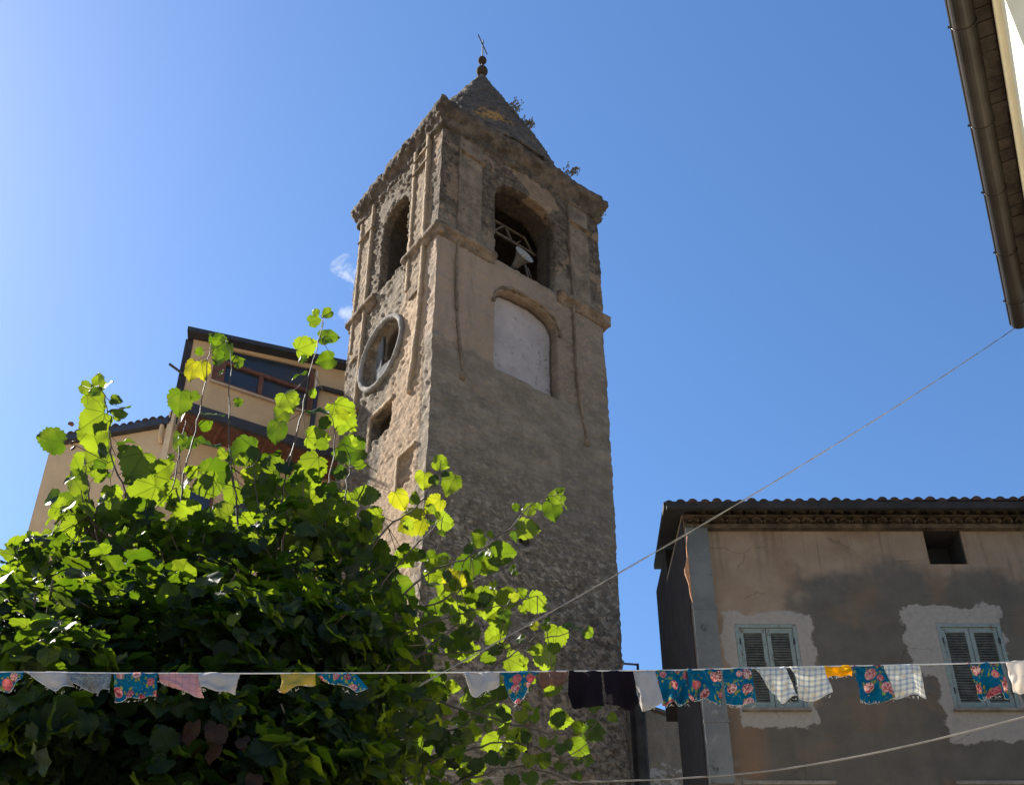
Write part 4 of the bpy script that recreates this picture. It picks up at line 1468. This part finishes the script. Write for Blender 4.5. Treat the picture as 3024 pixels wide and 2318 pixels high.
SH = [
    ([(330, 1190), (290, 1090), (245, 1000), (236, 930), (226, 860), (212, 825)], 6.3, 6.1, 9, 0.10),
    ([(300, 1200), (200, 1120), (190, 1040), (180, 985)], 6.2, 6.0, 5, 0.10),
    ([(400, 1190), (388, 1070), (400, 985), (428, 880), (446, 770), (452, 735)], 6.3, 6.1, 6, 0.085),
    ([(430, 1200), (384, 1060), (372, 1040), (385, 960), (398, 900)], 6.4, 6.3, 3, 0.085),
    ([(520, 1200), (505, 1060), (492, 960), (490, 860), (495, 775), (484, 728)], 6.3, 6.2, 6, 0.085),
    ([(590, 1200), (600, 1085), (622, 980), (652, 860), (662, 800), (686, 720), (692, 676)], 6.3, 6.1, 6, 0.075),
    ([(690, 1200), (700, 1060), (716, 960), (712, 905), (700, 880)], 6.4, 6.2, 5, 0.10),
    ([(640, 1180), (560, 1090), (545, 1010), (560, 960)], 6.3, 6.1, 5, 0.095),
    ([(760, 1190), (740, 1060), (750, 990), (735, 950)], 6.5, 6.4, 5, 0.105),
    ([(740, 1240), (830, 1130), (890, 1085), (930, 1030), (946, 985)], 6.4, 6.3, 6, 0.075),
    ([(800, 1330), (920, 1225), (1010, 1190), (1090, 1130), (1150, 1072), (1200, 1060)], 6.4, 6.5, 9, 0.075),
    ([(800, 1340), (930, 1290), (1000, 1255), (1060, 1225), (1095, 1205)], 6.3, 6.4, 5, 0.07),
    ([(780, 1400), (900, 1340), (1000, 1310), (1080, 1295), (1150, 1275)], 6.2, 6.4, 8, 0.075),
    ([(780, 1420), (920, 1400), (1060, 1390), (1180, 1365), (1250, 1340)], 6.1, 6.3, 9, 0.078),
    ([(1000, 1470), (1070, 1420), (1120, 1385), (1170, 1345)], 6.2, 6.3, 6, 0.075),
    ([(860, 1480), (1000, 1520), (1100, 1550), (1190, 1570), (1250, 1570), (1300, 1520)], 6.0, 6.2, 12, 0.08),
    ([(900, 1640), (1010, 1600), (1110, 1590), (1200, 1620), (1260, 1590)], 6.0, 6.2, 12, 0.08),
    ([(900, 1560), (980, 1560), (1060, 1500), (1140, 1520)], 6.1, 6.2, 9, 0.08),
    ([(900, 1700), (1020, 1660), (1120, 1640), (1240, 1680)], 6.0, 6.2, 12, 0.085),
    ([(880, 1420), (960, 1350), (1010, 1330)], 6.2, 6.3, 6, 0.08),
    ([(780, 1290), (860, 1200), (910, 1150), (950, 1105)], 6.4, 6.4, 6, 0.08),
    ([(330, 1200), (230, 1190), (130, 1225), (75, 1255), (28, 1290)], 6.0, 5.8, 8, 0.105),
    ([(230, 1240), (140, 1280), (60, 1300), (-20, 1320)], 5.8, 5.6, 8, 0.10),
]
for a in SH:
    shoot(a[0], a[1], a[2], a[3], a[4])

# single big leaves one can pick out in the photograph: (x, y, width in view pixels, tint)
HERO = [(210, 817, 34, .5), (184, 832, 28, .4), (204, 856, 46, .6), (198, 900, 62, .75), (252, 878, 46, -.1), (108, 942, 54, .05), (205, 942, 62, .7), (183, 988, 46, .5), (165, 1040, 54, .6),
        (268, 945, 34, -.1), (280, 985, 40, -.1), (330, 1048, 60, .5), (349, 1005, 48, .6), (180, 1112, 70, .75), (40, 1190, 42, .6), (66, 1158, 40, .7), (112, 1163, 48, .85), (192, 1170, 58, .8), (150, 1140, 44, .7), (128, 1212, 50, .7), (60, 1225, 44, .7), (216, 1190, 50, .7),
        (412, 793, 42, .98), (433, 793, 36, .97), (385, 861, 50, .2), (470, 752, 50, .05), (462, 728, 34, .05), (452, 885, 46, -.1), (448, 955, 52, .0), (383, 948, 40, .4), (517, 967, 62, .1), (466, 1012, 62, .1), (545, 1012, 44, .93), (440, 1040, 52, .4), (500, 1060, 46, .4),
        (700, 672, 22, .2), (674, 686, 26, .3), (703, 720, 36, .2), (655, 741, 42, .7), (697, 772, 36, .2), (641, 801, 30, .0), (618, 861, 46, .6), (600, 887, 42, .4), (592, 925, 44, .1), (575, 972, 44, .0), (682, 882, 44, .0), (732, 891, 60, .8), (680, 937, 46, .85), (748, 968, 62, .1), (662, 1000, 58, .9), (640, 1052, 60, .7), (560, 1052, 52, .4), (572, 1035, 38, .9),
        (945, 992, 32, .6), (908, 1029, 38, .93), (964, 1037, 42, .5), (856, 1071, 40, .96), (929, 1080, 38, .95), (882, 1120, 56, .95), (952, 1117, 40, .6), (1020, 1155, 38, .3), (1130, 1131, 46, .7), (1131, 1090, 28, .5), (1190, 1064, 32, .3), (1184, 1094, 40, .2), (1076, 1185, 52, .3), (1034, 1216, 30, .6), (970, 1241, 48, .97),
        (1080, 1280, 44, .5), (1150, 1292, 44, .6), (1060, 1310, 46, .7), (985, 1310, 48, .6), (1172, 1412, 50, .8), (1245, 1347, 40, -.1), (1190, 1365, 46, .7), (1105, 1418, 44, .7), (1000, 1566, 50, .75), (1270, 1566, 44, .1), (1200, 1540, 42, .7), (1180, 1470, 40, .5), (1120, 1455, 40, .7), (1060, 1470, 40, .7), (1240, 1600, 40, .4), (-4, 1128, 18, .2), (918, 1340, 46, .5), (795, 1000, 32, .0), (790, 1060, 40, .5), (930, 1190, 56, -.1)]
r2 = random.Random(5)
for i in range(135):
    x = r2.uniform(120, 800)
    y = r2.triangular(990, 1240, 1180) + 30 * math.sin(x / 55)
    HERO.append((x, y, r2.uniform(38, 68), r2.choice([0.1, 0.3, 0.5, 0.6, 0.7, 0.75, 0.78, -0.1])))
for i in range(150):
    x = r2.triangular(760, 1150, 850)
    y = r2.uniform(1180, 1670)
    HERO.append((x, y, r2.uniform(26, 52), r2.choice([0.1, 0.3, 0.5, 0.6, 0.7, 0.75, -0.1])))
for i in range(30):
    HERO.append((r2.uniform(0, 330), r2.uniform(1180, 1330), r2.uniform(36, 58), r2.choice([0.5, 0.6, 0.75, 0.2])))
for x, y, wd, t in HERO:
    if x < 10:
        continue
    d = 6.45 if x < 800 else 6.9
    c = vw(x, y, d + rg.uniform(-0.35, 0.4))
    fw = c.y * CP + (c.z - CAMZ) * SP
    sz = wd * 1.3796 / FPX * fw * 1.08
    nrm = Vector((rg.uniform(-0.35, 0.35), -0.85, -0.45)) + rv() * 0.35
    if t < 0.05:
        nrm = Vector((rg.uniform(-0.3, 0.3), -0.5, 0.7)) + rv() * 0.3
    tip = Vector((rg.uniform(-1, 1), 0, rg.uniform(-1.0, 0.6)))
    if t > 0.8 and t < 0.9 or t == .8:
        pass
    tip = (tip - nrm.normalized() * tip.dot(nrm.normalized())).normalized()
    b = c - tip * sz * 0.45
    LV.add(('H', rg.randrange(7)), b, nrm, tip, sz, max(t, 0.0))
    qn = min(QS, key=lambda q: (q - b).length_squared)
    if (qn - b).length < 0.55:
        mid_ = qn.lerp(b, 0.55) + Vector((0, 0, -0.02)) + rv() * 0.02
        twig.tube([qn, mid_, b], [0.0035, 0.0024, 0.0014], 4, False)
# withered leaves hanging low in the crown
for i in range(13):
    p = vw(rg.uniform(380, 560), rg.uniform(1490, 1690), 4.75 + rg.uniform(0, 0.35))
    LV.add(('H', rg.randrange(7)), p, Vector((0, -1, 0.2)) + rv() * 0.7, Vector((0, 0, -1)) + rv() * 0.4, rg.uniform(0.07, 0.12), -1.0)
for x, y in ((150, 910), (155, 950), (160, 960)):
    LV.add(('H', rg.randrange(7)), vw(x, y, 6.1), Vector((0, -1, 0)) + rv() * 0.7, rv(), 0.04, -1.0)
twig.tube([vw(232, 990, 6.1), vw(165, 955, 6.1), vw(133, 942, 6.08)], 0.003, 5)

# trunk and limbs
mb = MB()
mb.tube([(-1.75, 6.1, 0), (-1.72, 6.05, 0.8), (-1.78, 6.1, 1.7), (-1.7, 6.12, 2.5)], [0.26, 0.19, 0.17, 0.15], 14)
mb.v = [tuple(Vector(v) - T0) for v in mb.v]
mb.build('trunk', M_BARK, tree, True)
fork = Vector((-1.7, 6.12, 2.45))
limbs = MB()
for (cx, cy, d, rx, rz, ry, nl) in LOBES[:14]:
    e = vw(cx, cy, d)
    mid_ = fork.lerp(e, 0.5) + Vector((rg.uniform(-.15, .15), rg.uniform(-.15, .15), 0.15))
    big = nl > 600
    limbs.tube([fork, mid_, e, e + (e - mid_) * (0.25 if big else 0.05)], [0.09, 0.055, 0.03, 0.012] if big else [0.05, 0.022, 0.008, 0.004], 8)
    for q in range(7):
        v = rv().normalized()
        fw = (e.y * CP + (e.z - CAMZ) * SP)
        k = 1.3796 / FPX * fw
        tgt = e + Vector((v.x * rx * k, v.y * ry, v.z * rz * k)) * 0.9
        limbs.tube([mid_.lerp(e, rg.random()), e.lerp(tgt, 0.5) + rv() * 0.08, tgt], [0.022, 0.012, 0.005] if big else [0.010, 0.007, 0.003], 6)
limbs.v = [tuple(Vector(v) - T0) for v in limbs.v]
limbs.build('limbs', M_BARK, tree, True)
twig.v = [tuple(Vector(v) - T0) for v in twig.v]
twig.build('leaf_stems', M_TWIG, tree, True)
cm = LV.mesh('crown', M_LEAF)
co = np.empty(len(cm.vertices) * 3, np.float32)
cm.vertices.foreach_get('co', co)
co = (co.reshape(-1, 3) - np.array(T0, np.float32)).ravel()
cm.vertices.foreach_set('co', co)
cm.update()
cro = link(bpy.data.objects.new('crown', cm))
cro.parent = tree

# ------------------------------------------------------------------ cables
M_CABLE = simple('pale_twisted_cable', (0.17, 0.16, 0.15), 0.7, 0, 0.2, 30, 0.2)
M_CABLE2 = simple('pale_cable_sheath', (0.21, 0.19, 0.165), 0.6, 0, 0.2, 10, 0.1)


def catenary(A, B, sag, n=40):
    return [A.lerp(B, i / n) + Vector((0, 0, -4 * sag * (i / n) * (1 - i / n))) for i in range(n + 1)]


CA = vw(2188, 692, 8.75)
CB = vw(938, 1441, 5.75)
CBx = CB + (CB - CA).normalized() * 0.25
mb = MB()
pc = catenary(CA, CBx, 0.09, 160)
for ph in (0, math.pi):
    mb.tube([p + Vector((math.cos(i * 0.35 + ph), 0, math.sin(i * 0.35 + ph))) * 0.0044 for i, p in enumerate(pc)], 0.0028, 6)
tag(mb.build('overhead_cable', M_CABLE), 'thin twisted cable slanting up from the tree to the gutter of the cream house', 'cable', 'overhead cables')
pts = [(2260, 1510), (2192, 1534), (1960, 1592), (1760, 1632), (1600, 1654), (1400, 1668), (1180, 1672), (1000, 1660), (800, 1640)]
P = [vw(x, y, 7.2 - 0.0012 * (x - 800)) for x, y in pts]
Q = []
for i in range(len(P) - 1):
    p0, p1, p2, p3 = P[max(i - 1, 0)], P[i], P[i + 1], P[min(i + 2, len(P) - 1)]
    for s_ in range(6):
        t = s_ / 6
        Q.append(0.5 * ((2 * p1) + (-p0 + p2) * t + (2 * p0 - 5 * p1 + 4 * p2 - p3) * t * t + (-p0 + 3 * p1 - 3 * p2 + p3) * t ** 3))
Q.append(P[-1])
tag(MB().tube(Q, 0.0055, 8).build('overhead_cable', M_CABLE2, None, True), 'thicker pale cable sagging low across the plastered house front', 'cable', 'overhead cables')

# ------------------------------------------------------------------ bunting of fabric scraps
BY = 4.13


def fp(x, y):
    return at(x, y, BY)


lp = [(-120, 1984), (72, 1984), (336, 1987), (700, 1988), (1000, 1987), (1300, 1985), (1470, 1984), (1680, 1981), (1934, 1979), (2026, 1977.5), (2100, 1975), (2220, 1972), (2440, 1967), (2610, 1964), (2950, 1956), (3140, 1945)]
tag(MB().tube([fp(x, y) for x, y in lp], 0.0028, 6).build('bunting_line', simple('white_string', (0.62, 0.60, 0.56), 0.9, 0, 0.1, 30, 0.2)),
    'white string stretched across the photo carrying the fabric scraps', 'string')


def cloth(name, pattern):
    m = NT(name)
    P3 = m.uv()
    u, v, _ = m.sep(P3)
    ob = m.obj()
    weave = m.noise(ob, 400, 2, 0.5)
    if pattern[0] == 'floral':
        seed = pattern[1]
        q = m.mapping(P3, (1, 1, 1), (seed, seed * 0.37, 0))
        wq = m.mix(0.05, q, m.n('TexNoise', Vector=q, Scale=9.0).outputs[1], 'ADD')
        base = m.mix(m.ramp(m.noise(q, 3), 0.3, 0.7), (0.002, 0.115, 0.21), (0.004, 0.155, 0.27))
        d = m.voro(wq, 1.35, 'F1', 'Distance', 0.75, True)
        cc = m.voro(wq, 1.35, 'F1', 'Color', 0.75, True)
        sc2 = m.t.nodes.new('ShaderNodeSeparateColor')
        m.put(sc2.inputs[0], cc)
        # stems and leaves
        lf = m.voro(m.mapping(wq, (1.6, 1, 1), (0.3, 0.1, 0), (0, 0, 0.7)), 2.9, 'F1', 'Distance', 1.0, True)
        ring = m.math('MULTIPLY', m.ramp(d, 0.52, 0.48), m.ramp(lf, 0.30, 0.26))
        col = m.mix(ring, base, m.mix(m.noise(q, 14), (0.10, 0.16, 0.03), (0.42, 0.42, 0.10)))
        wv = m.math('ABSOLUTE', m.math('SUBTRACT', m.noise(q, 2.3, 1, 0.4), 0.5))
        stem = m.math('MULTIPLY', m.ramp(wv, 0.008, 0.004), m.ramp(m.noise(q, 1.7), 0.45, 0.5))
        col = m.mix(m.math('MULTIPLY', stem, 0.8), col, (0.25, 0.38, 0.10))
        # roses
        petal = m.noise(m.mapping(wq, (1, 1, 1)), 8, 3, 0.6, 1.2)
        rose = m.mix(m.ramp(petal, 0.40, 0.60), m.mix(sc2.outputs[0], (0.22, 0.012, 0.03), (0.50, 0.10, 0.12)), m.mix(sc2.outputs[1], (0.55, 0.16, 0.17), (0.80, 0.62, 0.52)))
        rr = m.math('ADD', 0.20, m.math('MULTIPLY', sc2.outputs[2], 0.16))
        msk = m.ramp(m.math('SUBTRACT', m.math('ADD', d, m.math('MULTIPLY', m.math('SUBTRACT', petal, 0.5), 0.14)), rr), 0.012, -0.012)
        col = m.mix(msk, col, rose)
    elif pattern[0] == 'plaid':
        a = m.math('ABSOLUTE', m.math('SUBTRACT', m.math('FRACT', m.math('MULTIPLY', u, 3.6)), 0.5))
        b = m.math('ABSOLUTE', m.math('SUBTRACT', m.math('FRACT', m.math('MULTIPLY', v, 3.9)), 0.5))
        ga = m.math('ADD', m.math('MULTIPLY', m.ramp(a, 0.22, 0.16), 0.5), m.math('MULTIPLY', m.ramp(b, 0.22, 0.16), 0.5))
        col = m.mix(ga, (0.80, 0.78, 0.68), (0.38, 0.43, 0.52))
        col = m.mix(m.math('MULTIPLY', m.ramp(m.noise(P3, 5.0), 0.55, 0.65), 0.6), col, (0.72, 0.55, 0.33))
    elif pattern[0] == 'lace':
        e = m.voro(P3, 7.0, 'DISTANCE_TO_EDGE')
        col = m.mix(m.ramp(e, 0.05, 0.12), (0.30, 0.32, 0.33), (0.18, 0.21, 0.22))
        col = m.mix(m.math('MULTIPLY', m.ramp(m.noise(P3, 2.0), 0.52, 0.6), 0.5), col, (0.16, 0.15, 0.18))
    elif pattern[0] == 'check':
        a = m.math('ABSOLUTE', m.math('SUBTRACT', m.math('FRACT', m.math('MULTIPLY', u, 3.0)), 0.5))
        b = m.math('ABSOLUTE', m.math('SUBTRACT', m.math('FRACT', m.math('MULTIPLY', v, 3.0)), 0.5))
        ga = m.math('ADD', m.ramp(a, 0.42, 0.46), m.ramp(b, 0.42, 0.46), clamp=True)
        col = m.mix(m.math('MULTIPLY', ga, 0.6), pattern[1], tuple(q * 0.6 for q in pattern[1]))
    else:
        col = m.mix(m.ramp(m.noise(ob, 18, 4), 0.3, 0.7), tuple(q * 0.88 for q in pattern[1]), pattern[1])
    tr_f = pattern[2] if len(pattern) > 2 else 0.42
    d_ = m.principled(col, 0.95, m.bump(m.math('ADD', weave, m.noise(ob, 35, 3)), 0.35, 0.006), spec=0.08)
    t_ = m.t.nodes.new('ShaderNodeBsdfTranslucent')
    m.put(t_.inputs[0], col)
    mx = m.t.nodes.new('ShaderNodeMixShader')
    mx.inputs[0].default_value = tr_f
    m.t.links.new(d_.outputs[0], mx.inputs[1])
    m.t.links.new(t_.outputs[0], mx.inputs[2])
    return m.done(mx)


CL = {'white': cloth('shaded_white_cotton', ('plain', (0.40, 0.38, 0.37), 0.18)), 'cream': cloth('cream_cotton', ('plain', (0.85, 0.78, 0.70))), 'pink': cloth('pink_gingham', ('check', (0.50, 0.27, 0.28), 0.25)),  # white cotton greyed, shade on those scraps put into the colour
      'yellow': cloth('mustard_cotton', ('plain', (0.40, 0.30, 0.06), 0.25)), 'orange': cloth('orange_cotton', ('plain', (0.80, 0.46, 0.01), 0.5)), 'brown': cloth('brown_weave', ('check', (0.20, 0.11, 0.08), 0.3)),
      'black': cloth('black_felt', ('plain', (0.010, 0.007, 0.010), 0.03)), 'lace': cloth('grey_lace', ('lace', None)), 'plaid': cloth('pale_blue_plaid', ('plaid', None))}
for i in range(5):
    CL['f%d' % i] = cloth('rose_print', ('floral', 3.1 + i * 1.73))
THREAD = simple('loose_thread', (0.75, 0.73, 0.68), 0.9)
GRP = 'fabric scraps hanging along the bunting line'


def flag(poly, mat, label, fold=0.25, group=GRP, wr=1.0):
    """poly: TL, TR, then the lower outline from right to left, in photo pixels"""
    rnd = random.Random(int(poly[0][0] * 7 + 3))
    TL, TR = poly[0], poly[1]
    bot = poly[2:][::-1]
    L = [0]
    for a, b in zip(bot, bot[1:]):
        L.append(L[-1] + math.dist(a, b))

    def bp(t):
        t *= L[-1]
        for k in range(len(L) - 1):
            if t <= L[k + 1] + 1e-6:
                f = (t - L[k]) / max(L[k + 1] - L[k], 1e-6)
                return bot[k][0] + (bot[k + 1][0] - bot[k][0]) * f, bot[k][1] + (bot[k + 1][1] - bot[k][1]) * f
        return bot[-1]
    NU, NV = 22, 14
    off = Vector((rnd.uniform(0, 50), 0, 0))
    V, F, U = [], [], []
    pxm = 4.6 / FPX
    ks = [rnd.uniform(0.35, 1.0) for _ in range(3)]

    def yoff(u, v):
        s_ = wr * (0.004 + 0.016 * v)
        return s_ * (math.sin(u * 6.3 * ks[0] * 1.6 + off.x) + 0.6 * math.sin(u * 13 * ks[1] + off.x * 2 + v * 2) + 1.2 * noise.noise(Vector((u * 2.5, v * 2.5, 0)) + off))
    layers = [(0.0, 1.0, 0.0035)]
    if fold:
        layers.append((0.0, fold, -0.003))
    for li, (v0, v1, dy) in enumerate(layers):
        b0 = len(V)
        for j in range(NV + 1):
            for i in range(NU + 1):
                u = i / NU
                v = v0 + (v1 - v0) * j / NV
                bx, by = bp(u)
                tx, ty = TL[0] + (TR[0] - TL[0]) * u, TL[1] + (TR[1] - TL[1]) * u - 1.0
                jx = rnd.uniform(-0.8, 0.8) if (i in (0, NU)) else 0
                jy = rnd.uniform(-1.2, 1.2) if j == NV else 0
                p = fp(tx + (bx - tx) * v + jx, ty + (by - ty) * v + jy)
                p.y -= dy * min(1, j / 2.0) * (1 if li == 0 else 1)
                p.y += yoff(u, v)
                V.append(p)
                x_ = tx + (bx - tx) * v
                y_ = ty + (by - ty) * v
                U.append(((x_ + rnd.random() * 0) / 60.0, -y_ / 60.0))
        for j in range(NV):
            for i in range(NU):
                a = b0 + j * (NU + 1) + i
                F.append((a, a + NU + 1, a + NU + 2, a + 1))
    c = fp((TL[0] + TR[0]) / 2, TL[1])
    me = bpy.data.meshes.new('fabric_scrap')
    me.from_pydata([v - c for v in V], [], F)
    uvl = me.uv_layers.new(name='cloth')
    for lp_ in me.loops:
        uvl.data[lp_.index].uv = U[lp_.vertex_index]
    me.materials.append(CL[mat])
    me.shade_smooth()
    o = link(bpy.data.objects.new('fabric_scrap', me))
    o.location = c
    so_ = o.modifiers.new('thickness', 'SOLIDIFY')
    so_.thickness = 0.0007
    so_.use_rim = True
    tag(o, label, 'bunting flag', group)
    # frayed threads along the lower edge
    if mat not in ('black', 'brown'):
        t_ = MB()
        t_.tube([fp(*bp(q / 16)) - c + Vector((0, -0.003 + yoff(q / 16, 1.0), 0.0008)) for q in range(17)], 0.0007, 4)
        for q in range(9):
            x, y = bp(rnd.random())
            p = fp(x, y - 1) - c
            p.y -= 0.003
            l_ = rnd.uniform(0.004, 0.016)
            t_.tube([p, p + Vector((rnd.uniform(-0.005, 0.005), 0, -l_ * 0.5)), p + Vector((rnd.uniform(-0.01, 0.01), 0, -l_))], 0.0005, 4, False)
        t_.build('frayed_edge', THREAD, o)
    return o


flag([(-70, 1984), (76, 1984), (66, 2010), (52, 2038), (-60, 2032)], 'f0', 'teal rose print scrap cut by the left edge of the photo', 0.0)
flag([(72, 1984), (200, 1984), (220, 2028), (178, 2045), (165, 2043), (90, 1995)], 'white', 'plain white triangular scrap next to the grey lace scrap', 0)
flag([(192, 1986), (330, 1987), (325, 2037), (307, 2040), (293, 2057), (278, 2034), (222, 2027)], 'lace', 'grey patterned lace scrap with a ragged lower edge')
flag([(336, 1987), (466, 1988), (466, 2063), (338, 2073)], 'f1', 'square teal scrap with green leaves between grey lace and pink scraps', 0.38)
flag([(467, 1988), (584, 1988), (590, 2035), (599, 2055), (577, 2058), (470, 2010)], 'pink', 'pink checked scrap tapering to a turned corner')
flag([(585, 1988), (709, 1988), (692, 2047), (620, 2040), (588, 2030)], 'white', 'plain pale scrap hanging beside the pink checked one')
flag([(828, 1988), (930, 1988), (930, 2014), (840, 2044), (822, 2039), (833, 2015)], 'yellow', 'mustard yellow scrap hanging alone before the dark tree')
flag([(932, 1988), (1050, 1988), (1085, 2025), (1054, 2052), (1020, 2036), (950, 2003)], 'f2', 'dim teal triangle right of the mustard yellow scrap')
flag([(1368, 1986), (1475, 1985), (1475, 2020), (1440, 2042), (1408, 2056), (1391, 2044), (1377, 2012)], 'white', 'plain white rounded scrap before the tower left of a teal triangle', 0)
flag([(1476, 1984), (1592, 1983), (1563, 2030), (1536, 2080), (1526, 2080), (1500, 2042)], 'f3', 'teal triangular scrap pointing down in front of the tower')
flag([(1593, 1983), (1678, 1982), (1670, 2020), (1640, 2030), (1597, 2025)], 'brown', 'short brown woven scrap left of the two black ones')
flag([(1679, 1981), (1775, 1981), (1782, 2093), (1692, 2088), (1676, 2062)], 'black', 'black felt scrap beside the short brown one', 0)
flag([(1780, 1981), (1868, 1980), (1886, 2078), (1870, 2091), (1812, 2088), (1790, 2073)], 'black', 'black felt scrap beside a narrow white scrap', 0)
flag([(1866, 1980), (1933, 1979), (1957, 2083), (1898, 2098), (1881, 2040)], 'white', 'narrow white scrap between black felt and teal print')
flag([(1934, 1979), (2024, 1978), (2032, 2080), (1958, 2080)], 'f4', 'teal rose print scrap hanging next to the narrow white one')
flag([(2029, 1976.5), (2132, 1975.5), (2132, 2078), (2032, 2056)], 'f0', 'bright teal rose scrap over the grey flue casing with a slanted hem')
flag([(2134, 1975), (2218, 1973), (2234, 2083), (2146, 2081)], 'f1', 'bright teal rose scrap beside the pale plaid triangle')
flag([(2225, 1972), (2316, 1970), (2352, 2060), (2312, 2075), (2268, 2028)], 'plaid', 'crumpled pale plaid triangle before the left shutters')
flag([(2330, 1970), (2432, 1968), (2454, 2052), (2410, 2063), (2364, 2055), (2352, 2020)], 'plaid', 'crumpled pale plaid scrap left of the orange one')
flag([(2430, 1967), (2512, 1966), (2517, 1996), (2440, 1998)], 'orange', 'short bright orange scrap between plaid and teal', 0)
flag([(2516, 1966), (2608, 1964), (2640, 2070), (2537, 2072)], 'f2', 'bright teal rose scrap right of the orange one')
flag([(2610, 1964), (2716, 1961), (2742, 2055), (2641, 2058)], 'plaid', 'flat white and blue plaid scrap beside bare string')
flag([(2855, 1958), (2952, 1956), (2988, 2055), (2890, 2058)], 'f3', 'teal rose scrap hanging before the right shutters', 0.12)
flag([(2972, 1953), (3050, 1949), (3056, 2045), (2996, 2040)], 'cream', 'cream white scrap cut by the right edge of the photo', 0)

# ------------------------------------------------------------------ weeds rooted on the tower roof
M_WEED = simple('dry_weed', (0.12, 0.10, 0.05), 0.9, 0, 0.4, 20)


def weed(p, h, label, n=9):
    o = MB()
    rr_ = random.Random(int(p.x * 100))
    for i in range(n):
        d = Vector((rr_.uniform(-0.7, 0.9), rr_.uniform(-0.5, 0.5), rr_.uniform(0.6, 1.2))).normalized()
        a = d * h * rr_.uniform(0.5, 1.0)
        o.tube([Vector((0, 0, -0.05)), a * 0.5 + Vector((0, 0, 0.02)), a], [0.006, 0.005, 0.003], 4)
        for q in range(7):
            b = a * rr_.uniform(0.4, 1.0)
            t = b + Vector((rr_.uniform(-1, 1), rr_.uniform(-1, 1), rr_.uniform(-0.2, 1))) * 0.09
            o.tube([b, t], 0.004, 3)
            s_ = 0.022
            o.add([t + Vector((-s_, 0, 0)), t + Vector((0, s_, 0)), t + Vector((s_, 0, s_)), t + Vector((0, -s_, s_))], [(0, 1, 2, 3)])
    ob = o.build('weed', M_WEED)
    ob.location = p
    tag(ob, label, 'plant', 'weeds rooted on the tower top')


def onspire(px, py):
    # where the ray meets the spire cone, about
    dgr = ray(px, py)
    for i in range(400):
        t = 18 + i * 0.05
        P_ = Vector((0, 0, CAMZ)) + dgr * t
        l_ = TM.inverted() @ P_
        z = l_.z - CAMZ
        if 23.3 < z < 28.6:
            rr0 = np.interp(z, [q[1] for q in prof], [q[0] for q in prof])
            if math.hypot(l_.x - cxt, (l_.y - cyt) / 0.9) < rr0 + 0.04:
                return P_
    return None


for px, py, h, lb in ((1524, 335, 0.40, 'tall dry weed high on the right edge of the spire'), (1566, 378, 0.32, 'small dry weed below the tallest one on the spire edge')):
    for dx in range(0, 60, 3):
        q = onspire(px - dx, py + dx * 0.8)
        if q:
            weed(q, h, lb)
            break
weed(tw(TW - 0.85, 0.05, 23.5), 0.35, 'bushy dry weed on the cornice at the foot of the spire')
weed(tw(TW + 0.05, -0.05, 22.5), 0.22, 'little weed hanging under the right corner of the cornice', 5)
